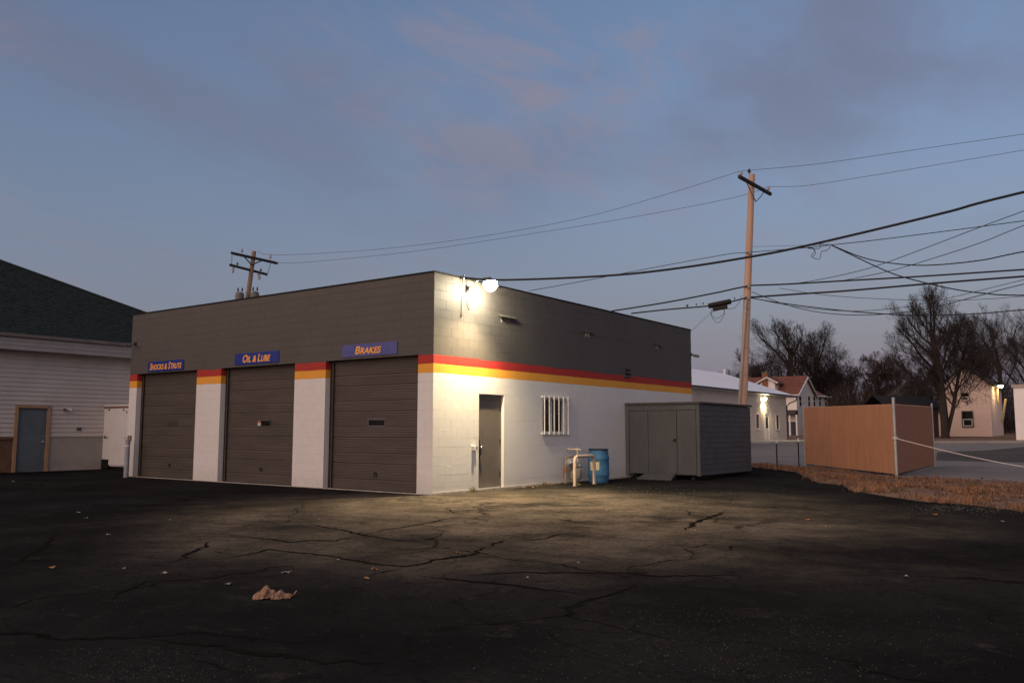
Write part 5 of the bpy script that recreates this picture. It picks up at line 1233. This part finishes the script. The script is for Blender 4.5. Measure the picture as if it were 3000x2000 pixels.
# ------------------------------------------------------------------ bare trees
M_BARK = mat('bark', (.034, .027, .023), .95, .3, 2, .4, 20)
M_TWIG = mat('twig', (.034, .028, .026), .95, .2, 1)
M_TWIGR = mat('twig_russet', (.040, .026, .021), .95, .25, 1)
class Tree:
    def __init__(s, seed): s.r = random.Random(seed); s.T = MB(); s.W = MB()
    def seg(s, mb, pts, rad, n):
        # light tube without caps, fixed frame
        V = mb.v; i0 = len(V)
        for (x, y, z), r_ in zip(pts, rad):
            for k in range(n):
                a = 6.2832*k/n
                V.append((x+r_*math.cos(a), y+r_*math.sin(a), z+.35*r_*math.sin(a+1)))
        for i in range(len(pts)-1):
            for k in range(n):
                k2 = (k+1) % n; mb.f.append((i0+i*n+k, i0+i*n+k2, i0+(i+1)*n+k2, i0+(i+1)*n+k)); mb.mi.append(0)
    def grow(s, p, d, L_, rad, lvl, maxl, P):
        r = s.r; ns = (6, 6, 5, 4, 3, 2)[min(lvl, 5)]
        pts = [p]; rr = [rad]; q = p; dd = d
        endr = rad*(.5 if lvl < maxl else .5)
        jit = P['jit']*(.5 if lvl == 0 else 1)
        for i in range(ns):
            dd = (dd[0]+r.uniform(-jit, jit), dd[1]+r.uniform(-jit, jit), dd[2]+r.uniform(-jit, jit)+P['up'])
            m = math.sqrt(dd[0]**2+dd[1]**2+dd[2]**2); dd = (dd[0]/m, dd[1]/m, dd[2]/m)
            q = (q[0]+dd[0]*L_/ns, q[1]+dd[1]*L_/ns, q[2]+dd[2]*L_/ns)
            pts.append(q); rr.append(rad+(endr-rad)*(i+1)/ns)
        s.seg(s.T if lvl <= 2 else s.W, pts, rr, (8, 6, 5, 3, 3, 3)[min(lvl, 5)])
        if lvl >= maxl: return
        nch = P['n'][lvl]
        lo = P['lo'][min(lvl, len(P['lo'])-1)]
        for c_ in range(nch):
            t_ = lo + (1-lo)*(c_+r.uniform(.2, .9))/nch
            f = t_*ns; i = min(ns-1, int(f)); u = f-i
            a, b = pts[i], pts[i+1]; o = tuple(a[j]+(b[j]-a[j])*u for j in range(3))
            bd = (b[0]-a[0], b[1]-a[1], b[2]-a[2]); m = math.sqrt(sum(x*x for x in bd)); bd = tuple(x/m for x in bd)
            ang = R(r.uniform(*P['ang'][min(lvl, len(P['ang'])-1)]))*(1.15-.45*t_)
            az = r.uniform(0, 6.2832) if lvl else (c_*2.4+r.uniform(-.5, .5))
            # perpendicular basis
            if abs(bd[2]) < .9: px_ = (bd[1], -bd[0], 0)
            else: px_ = (0, bd[2], -bd[1])
            m = math.sqrt(sum(x*x for x in px_)); px_ = tuple(x/m for x in px_)
            py_ = (bd[1]*px_[2]-bd[2]*px_[1], bd[2]*px_[0]-bd[0]*px_[2], bd[0]*px_[1]-bd[1]*px_[0])
            ca, sa, cz, sz = math.cos(ang), math.sin(ang), math.cos(az), math.sin(az)
            nd_ = tuple(bd[j]*ca+(px_[j]*cz+py_[j]*sz)*sa for j in range(3))
            Lc = L_*P['rat'][min(lvl, len(P['rat'])-1)]*r.uniform(.75, 1.2)*(1.15-.55*t_)
            rc = max(P['rmin'], rr[i]*P['rr'][min(lvl, len(P['rr'])-1)]*r.uniform(.8, 1.05))
            s.grow(o, nd_, Lc, rc, lvl+1, maxl, P)
DEF = dict(jit=.13, up=.030, n=(10, 8, 7, 5, 5), lo=(.30, .2, .15, .12, .1), ang=((28, 58), (30, 60), (28, 62), (30, 65), (30, 70)), rat=(.62, .60, .62, .62, .66), rr=(.46, .48, .5, .5, .5), rmin=.009)
def tree(name, px, depth, topy, lab, seed, trunk=.38, frac=.62, stems=None, tw=M_TWIG, baseoff=0, maxl=5, **kw):
    b = DP(px, 1250, depth); b.z = gz(b.x, b.y)+baseoff
    H = DP(px, topy, depth).z - b.z
    P = dict(DEF); P.update(kw)
    t = thing(name, b, lab, 'tree', 'bare trees beyond the street')
    T = Tree(seed)
    for (dx, dy, ln, rs) in (stems or [(0, 0, 1, 1)]):
        d_ = Vector((0, 0, 1)) + rv*dx + dv*dy; d_.normalize()
        T.grow((b.x, b.y, b.z-.2), tuple(d_), H*frac*ln, trunk*rs, 0, maxl, P)
    # scale so the top meets the photograph
    zmax = max(max(v[2] for v in T.T.v), max(v[2] for v in T.W.v)); k = H/(zmax-b.z)
    for MBX in (T.T, T.W): MBX.v = [(b.x+(x-b.x)*k, b.y+(y-b.y)*k, b.z+(z_-b.z)*k) for x, y, z_ in MBX.v]
    T.T.build('trunk', M_BARK, t, True); T.W.build('crown', tw, t)
    return t
# the big many-stemmed tree in front of the gable house
tree('bare_tree', 2768, 77, 816, 'biggest bare tree, forked trunk in front of the narrow gable house', 27, .36, .66, [(-.02, 0, 1, 1), (.34, .05, .84, .6)], n=(16, 8, 7, 6, 4), lo=(.30, .15, .12, .1, .1), up=.06, ang=((38, 60), (25, 50), (25, 55), (28, 58), (30, 60)), rat=(.53, .62, .6, .58, .62), rmin=.009)
tree('bare_tree', 2935, 108, 885, 'bare tree rising behind the right side of the narrow gable house', 23, .36, .62, up=.04, n=(10, 8, 7, 5, 5))
tree('bare_tree', 3040, 96, 915, 'bare tree half cut off by the right edge', 31, .34, .62, n=(10, 8, 7, 5, 5), tw=M_TWIG)
tree('bare_tree', 2312, 116, 922, 'tall bare tree with thick trunk above the white house roof', 5, .55, .62, [(0, 0, 1, 1), (-.55, .1, .7, .5)], n=(10, 8, 7, 5, 5), ang=((35, 65), (30, 60), (28, 62), (30, 65), (30, 70)))
tree('bare_tree', 2390, 120, 945, 'rounded bare tree right of the tall one above the white house', 9, .48, .62, [(0, 0, 1, 1), (.35, 0, .8, .7)], n=(10, 8, 7, 5, 5))
tree('bare_tree', 2240, 112, 1012, 'lower spreading bare tree just right of the utility pole', 14, .36, .58, n=(9, 7, 6, 6, 4), ang=((45, 75), (30, 60), (28, 62), (30, 65)))
tree('bare_tree', 2498, 118, 1035, 'slim bare tree in the middle of the tree line', 17, .30, .62, n=(8, 6, 6, 6, 4))
tree('bare_tree', 2572, 108, 1025, 'dense russet round-topped tree in the middle of the tree line', 41, .30, .50, tw=M_TWIGR, n=(12, 9, 7, 6, 4), lo=(.12, .1, .1, .1), rmin=.012, ang=((30, 60), (30, 65), (30, 70), (30, 70)))
tree('bare_tree', 2650, 112, 1050, 'bare tree behind the low dark garage', 43, .30, .6, n=(9, 8, 7, 6, 4), rmin=.011)
tree('bare_tree', 2440, 125, 1075, 'low dense tree at the right end of the white house', 47, .3, .5, tw=M_TWIGR, n=(11, 9, 7, 6, 4), lo=(.1, .1, .1), rmin=.012)
tree('bare_tree', 2155, 130, 1085, 'faint low bare tree showing just left of the utility pole', 53, .28, .6, n=(8, 7, 6, 5, 4))
tree('bare_tree', 2705, 98, 1075, 'dense dark tree left of the big forked trunk', 59, .30, .52, n=(11, 9, 7, 6, 4), lo=(.12, .1, .1), rmin=.012)
tree('bare_tree', 2862, 125, 985, 'bare tree behind the ridge of the narrow gable house', 61, .34, .6, n=(10, 8, 7, 6, 4), rmin=.011)

# far thicket that closes the view between the houses
def thicket(name, specs, m, lab, n, seed):
    r = random.Random(seed); mb = MB()
    for (px0, px1, s0, s1, top) in specs:
        for k in range(n):
            px = r.uniform(px0, px1); s_ = r.uniform(s0, s1); b = DP(px, 1250, s_); b.z = gz(b.x, b.y)
            H = DP(px, top, s_).z-b.z
            H *= .75+.3*mnoise.noise(Vector((px*.03, s_*.1, seed)))
            z0 = b.z + H*r.random()**1.3*.9; L_ = r.uniform(.5, 1.6)
            a = r.uniform(0, 6.283); tilt = r.uniform(.1, 1.0)
            d_ = Vector((math.cos(a)*tilt, math.sin(a)*tilt, 1)).normalized()
            p = Vector((b.x, b.y, z0)); q = p+d_*L_; sd_ = Vector((-math.sin(a), math.cos(a), r.uniform(-.5, .5)))*r.uniform(.012, .03)
            mb.idx([p-sd_, p+sd_, q], ((0, 1, 2),))
    o = mb.build(name, m); tag(o, lab, 'brush', kind='stuff'); return o
thicket('thicket', [(2425, 2800, 90, 135, 1095), (2425, 2600, 90, 120, 1165), (2140, 2330, 120, 140, 1150), (2840, 3080, 100, 130, 1090)], M_TWIGR, 'dark brown brush filling the gaps between the far houses', 16000, 5)
# brown bed in front of the gable house
def litter_bed(name, pxs, y_far, y_near, n, seed, m, lab, hgt):
    r = random.Random(seed); mb = MB()
    for k in range(n):
        px = r.uniform(*pxs); py = r.uniform(y_far, y_near); p = GG(px, py)
        s_ = r.uniform(.08, .22); a = r.uniform(0, 6.28); u = Vector((math.cos(a), math.sin(a), r.uniform(-.3, .9)))*s_; v = Vector((-math.sin(a), math.cos(a), r.uniform(.1, 1)))*s_
        p.z += r.random()**2*hgt
        mb.idx([p-u*.5, p+u*.5, p+v], ((0, 1, 2),))
    o = mb.build(name, m); tag(o, lab, 'leaves', kind='stuff'); return o
M_DEADL = mat('dead_leaves', (.050, .026, .017), .95, .4, 4, col2=(.075, .036, .02))
litter_bed('leaf_bed', (2735, 2960), 1282, 1299, 9000, 3, M_DEADL, 'dark brown leaf bed at the foot of the narrow gable house', .55)
def shrub(px, py, hh, seed, lab):
    p = GG(px, py); t = thing('shrub', p, lab, 'shrub'); r = random.Random(seed); mb = MB(); mt = MB()
    for k in range(10):
        a = r.uniform(0, 6.28); q = p+Vector((math.cos(a)*hh*.5, math.sin(a)*hh*.5, hh*r.uniform(.6, 1))); mt.tube([p, p.lerp(q, .5)+uz*.1, q], .02, 4)
    for k in range(900):
        a = r.uniform(0, 6.28); rr_ = r.random()**.5*hh*.75; q = p+Vector((math.cos(a)*rr_, math.sin(a)*rr_, r.random()*hh*(1-.4*(rr_/hh)**2)))
        u = Vector((r.uniform(-1, 1), r.uniform(-1, 1), r.uniform(-1, 1)))*.09; v = Vector((r.uniform(-1, 1), r.uniform(-1, 1), r.uniform(-1, 1)))*.09
        mb.idx([q, q+u, q+v], ((0, 1, 2),))
    mt.build('stems', M_BARK, t); mb.build('foliage', mat('shrub_dark', (.014, .016, .011), .9, .3, 3), t)
shrub(2336, 1291, .9, 3, 'dark shrub at the foot of the white house porch'); shrub(2316, 1291, .7, 4, 'low dark shrub beside the metal building corner')

# ------------------------------------------------------------------ dry verge grass, leaves, grit, weeds
def inpoly(x, y, poly):
    c_ = False; j = len(poly)-1
    for i in range(len(poly)):
        xi, yi = poly[i]; xj, yj = poly[j]
        if (yi > y) != (yj > y) and x < (xj-xi)*(y-yi)/(yj-yi)+xi: c_ = not c_
        j = i
    return c_
poly = VN+VF; r = random.Random(99); mb = MB(); cnt = 0
while cnt < 26000:
    x, y = r.uniform(-.5, 18), r.uniform(0, 18.5)
    if not inpoly(x+r.gauss(0, .12), y+r.gauss(0, .12), poly): continue
    nz = mnoise.noise(Vector((x*.9, y*.9, 3)))+.5*mnoise.noise(Vector((x*3, y*3, 8)))
    if r.random() > .22+1.3*nz: continue
    cnt += 1
    mb.cur = 0 if nz+r.uniform(-.3, .3) > .0 else 1
    if mnoise.noise(Vector((x*1.3, y*1.3, 20))) > .42 and r.random() < .6: mb.cur = 2
    z = gz(x, y)+.01; h = r.uniform(.02, .085)*(1.0+1.6*nz); a = r.uniform(0, 6.283); le = r.uniform(.02, .12)
    wv = Vector((math.cos(a), math.sin(a), 0))*r.uniform(.004, .010); b2 = a+1.57+r.uniform(-.8, .8)
    p = Vector((x, y, z)); tip = p+Vector((math.cos(b2)*le, math.sin(b2)*le, max(.02, h))); md = p.lerp(tip, .55)+uz*h*.2
    mb.idx([p-wv, p+wv, md+wv*.7, md-wv*.7, tip], ((0, 1, 2, 3), (3, 2, 4)))
# litter of leaves in the verge
for k in range(7000):
    x, y = r.uniform(-.5, 18), r.uniform(0, 18.5)
    if not inpoly(x, y, poly): continue
    mb.cur = 3 if r.random() < .97 else 4
    p = Vector((x, y, gz(x, y)+.02+r.random()*.05)); s_ = r.uniform(.02, .055); a = r.uniform(0, 6.28)
    u = Vector((math.cos(a), math.sin(a), r.uniform(-.5, .5)))*s_; v = Vector((-math.sin(a), math.cos(a), r.uniform(-.4, .4)))*s_*.7
    mb.idx([p-u, p-v*.8, p+u, p+v], ((0, 1, 2, 3),))
o = mb.build('dry_grass', [mat('grass_straw', (.25, .135, .075), .95, .3, 2), mat('grass_brown', (.125, .064, .038), .95, .35, 2), mat('grass_green', (.06, .07, .025), .95, .3, 2), mat('leaf_russet', (.17, .062, .028), .9, .4, 6), mat('leaf_pale', (.33, .25, .17), .9, .2, 6)])
tag(o, 'dry orange-brown grass and leaf litter on the verge at right', 'grass', kind='stuff')

# grit scattered over the asphalt
mb = MB(); r = random.Random(12)
def grit(px, py, s_):
    p = G(px, py); p.z = gz(p.x, p.y)+.004+s_*.3
    a = r.uniform(0, 6.28); V = [p+Vector((math.cos(a+k*1.57)*s_*r.uniform(.6, 1.2), math.sin(a+k*1.57)*s_*r.uniform(.6, 1.2), -s_*.3)) for k in range(4)]+[p+Vector((0, 0, s_*.55))]
    mb.idx(V, ((0,1,4),(1,2,4),(2,3,4),(3,0,4)))
for k in range(650): grit(r.gauss(2150, 330), r.uniform(1780, 1995), r.uniform(.002, .005))
for k in range(330): grit(r.gauss(430, 170), r.uniform(1900, 1998), r.uniform(.002, .0045))
for k in range(400): grit(r.uniform(0, 3000), 1500+480*r.random(), r.uniform(.002, .005))
for k in range(420): grit(r.gauss(1850, 200), r.uniform(1420, 1520), r.uniform(.006, .016))
for k in range(420): grit(r.gauss(2850, 110), r.gauss(1487, 9), r.uniform(.005, .013))
o = mb.build('grit', mat('grit_pale', (.11, .105, .10), .9, .6, 9)); tag(o, 'pale grit and small stones scattered over the asphalt', 'grit', kind='stuff')

# leaves
def leaf_mesh(seed, m):
    r = random.Random(seed); mb = MB(); n = 10; V = [(0, 0, .012)]
    for k in range(n):
        a = 2*math.pi*k/n; rr_ = (1.0 if k % 2 == 0 else .55)*r.uniform(.75, 1.15); V.append((rr_*math.cos(a)*.05, rr_*math.sin(a)*.036, .004+abs(math.sin(a*1.5+seed))*.022*r.uniform(.4, 1.2)))
    mb.idx(V, [(0, k+1, (k+1) % n+1) for k in range(n)])
    mb.idx([(.045, -.002, .012), (.085, .006, .016), (.085, .009, .016), (.045, .002, .012)], ((0, 1, 2, 3),))
    return mb.mesh('leaf', m)
LM = [leaf_mesh(s_, mat(nm, c_, .8, .25, 30)) for s_, nm, c_ in ((1, 'leaf_tan', (.30, .17, .08)), (2, 'leaf_grey', (.30, .27, .24)), (3, 'leaf_orange', (.34, .16, .05)), (4, 'leaf_cream', (.28, .245, .20)))]
spots = [(1100, 1671.5, 2, 1.1), (1076, 1698, 0, .9), (149, 1667, 2, 1.0), (363, 1667.5, 3, .7), (484, 1682, 1, .9), (670, 1714, 3, .9), (838, 1681, 1, 1.0), (318, 1568, 3, .8), (252, 1520, 3, .9), (230, 1503, 1, .8), (498, 1524, 3, .5), (41, 1412, 3, 1.2),
         (2368, 1524, 2, 1.1), (2741, 1510, 2, 1.1), (2425, 1543.5, 3, .8), (2034, 1556, 3, .9), (2655, 1690, 3, .6), (1342, 1621.5, 0, .9), (1696, 1650, 3, .5), (1546, 1694, 3, .5), (990, 1641, 3, .6), (934, 1522, 3, .6), (1608, 1599, 3, .5), (2938, 1529, 3, .9)]
LEAF_LABELS = {(1100, 1671.5): 'orange curled leaf right of the paper scrap, the upper of two close together', (1076, 1698): 'tan leaf right of the paper scrap, the lower of two close together', (149, 1667): 'orange leaf alone near the left edge of the asphalt', (363, 1667.5): 'tiny cream scrap far left of the paper scrap, level with an orange leaf', (484, 1682): 'small grey leaf left of the paper scrap, farther of two', (670, 1714): 'cream leaf scrap just left of the crumpled paper', (838, 1681): 'small grey leaf just behind the crumpled paper', (318, 1568): 'cream scrap in the dark left part of the lot, nearest the camera there', (252, 1520): 'cream scrap on dark asphalt before the farthest bay door', (230, 1503): 'small grey leaf on dark asphalt before the farthest bay door', (498, 1524): 'tiny cream speck of leaf before the pillar left of the middle bay', (41, 1412): 'cream scrap in front of the slate door at far left', (2368, 1524): 'orange leaf on worn asphalt before the tan fence, left of two', (2741, 1510): 'orange leaf near the verge below the rope, right of two', (2425, 1543.5): 'cream scrap just right of an orange leaf before the fence', (2034, 1556): 'cream leaf scrap on asphalt in front of the dark shed', (2655, 1690): 'tiny cream scrap alone in the dark right foreground', (1342, 1621.5): 'tan leaf beside the long crack below the garage corner', (1696, 1650): 'tiny cream speck below the gas meter, on worn paving', (1546, 1694): 'tiny cream speck by the long straight crack in the middle', (990, 1641): 'tiny cream speck on a crack left of the garage corner', (934, 1522): 'tiny cream speck near the bay under the faded sign', (1608, 1599): 'tiny cream speck on worn paving below the side window', (2938, 1529): 'cream scrap at the far right below the dry verge'}
for px, py, k, sc in spots:
    p = G(px, py); o = bpy.data.objects.new('fallen_leaf', LM[k]); col.objects.link(o); o.location = (p.x, p.y, gz(p.x, p.y)+.005); o.scale = (sc*1.1,)*3; o.rotation_euler = (0, 0, rnd.uniform(0, 6.28))
    tag(o, LEAF_LABELS[(px, py)], 'leaf', 'fallen leaves on the asphalt')
# litter at the foot of the side wall
mb = MB(); r = random.Random(4)
for k in range(150):
    y = r.gauss(3.9, .55) if k < 110 else r.uniform(2.7, 8.2); x = .05+abs(r.gauss(0, .13)); s_ = r.uniform(.012, .035); a = r.uniform(0, 6.28)
    p = Vector((x, y, .012+r.random()*.02)); u = Vector((math.cos(a), math.sin(a), r.uniform(-.3, .3)))*s_; v = Vector((-math.sin(a), math.cos(a), r.uniform(-.3, .3)))*s_*.7
    mb.cur = r.randrange(3); mb.idx([p-u, p-v, p+u, p+v], ((0, 1, 2, 3),))
o = mb.build('leaf_litter', [MATS['leaf_orange'], MATS['leaf_russet'], MATS['leaf_cream']]); tag(o, 'scattered orange leaf litter along the foot of the white side wall', 'leaves', kind='stuff')
def weed(x, y, n, hh, lab, seed):
    r = random.Random(seed); t = MB(); 
    for k in range(n):
        a = r.uniform(0, 6.28); le = r.uniform(.02, hh*.9); h = r.uniform(.4, 1)*hh; p = Vector((x+r.gauss(0, .04), y+r.gauss(0, .05), .004)); wv = Vector((-math.sin(a), math.cos(a), 0))*.005
        m_ = p+Vector((math.cos(a)*le*.4, math.sin(a)*le*.4, h*.8)); tp = p+Vector((math.cos(a)*le, math.sin(a)*le, h))
        t.idx([p-wv, p+wv, m_+wv*.7, m_-wv*.7, tp], ((0, 1, 2, 3), (3, 2, 4)))
    o = t.build('weed_tuft', mat('weed_olive', (.13, .12, .035), .8, .3, 10, col2=(.20, .15, .05))); tag(o, lab, 'weed', 'weeds at the wall foot'); o['kind'] = 'thing' if False else ''
    del o['kind']
weed(.09, 1.30, 45, .14, 'yellow-green weed tuft at the wall foot left of the side door', 1)
weed(.08, 2.05, 22, .06, 'tiny weed tuft under the side door threshold', 2)
weed(.12, 4.15, 40, .11, 'yellow weed tuft at the wall foot before the gas meter', 3)
weed(.75, 4.75, 26, .08, 'low weeds around the foot of the cream pipe guard', 4)

# ------------------------------------------------------------------ crumpled brown scrap in the foreground
pc = G(806, 1752)
sc_ = thing('paper_scrap', pc, 'large crumpled brown leaf-like paper scrap on the asphalt in the foreground', 'paper scrap')
nu, nv = 34, 16
hprof = [(-.175, .035, .055), (-.15, .05, .085), (-.11, .085, .10), (-.085, .125, .10), (-.06, .105, .095), (-.03, .075, .085), (.01, .06, .075), (.06, .062, .065), (.10, .05, .05), (.13, .03, .03), (.155, .045, .014), (.175, .075, .006)]
def interp(u, c_):
    for a, b in zip(hprof, hprof[1:]):
        if a[0] <= u <= b[0]: t_ = (u-a[0])/(b[0]-a[0]); return a[c_]+(b[c_]-a[c_])*t_
    return hprof[-1][c_]
mb = MB(); V = []
for i in range(nu+1):
    u = -.175+.35*i/nu; hh, wd = interp(u, 1), interp(u, 2)
    for j in range(nv+1):
        v = -1+2*j/nv
        nz = mnoise.noise(Vector((u*26, v*2.2, 1.3))); n2_ = mnoise.noise(Vector((u*60, v*5, 7.7)))
        ridge = max(0, 1-abs(v-.15*math.sin(u*30))**1.3)
        if u > .135: z = hh-.012+.008*nz
        else: z = .006 + hh*ridge*(.85+.45*nz) + .018*n2_*(1-.5*ridge) + (.02*max(0, nz) if abs(v) > .8 else 0)
        q = pc + rv*(u+.012*n2_+.012*nz*abs(v)) + dv*(wd*v*(1+.25*mnoise.noise(Vector((u*18, 4, v)))))
        V.append((q.x, q.y, max(.006, z)))
mb.idx(V, [(i*(nv+1)+j, (i+1)*(nv+1)+j, (i+1)*(nv+1)+j+1, i*(nv+1)+j+1) for i in range(nu) for j in range(nv)])
M_SCRAP = mat('scrap_brown', (.125, .055, .028), .85, .45, 22, .6, 60, col2=(.27, .165, .11))
o = mb.build('crumpled_sheet', M_SCRAP, sc_); sm = o.modifiers.new('thick', 'SOLIDIFY'); sm.thickness = .0015
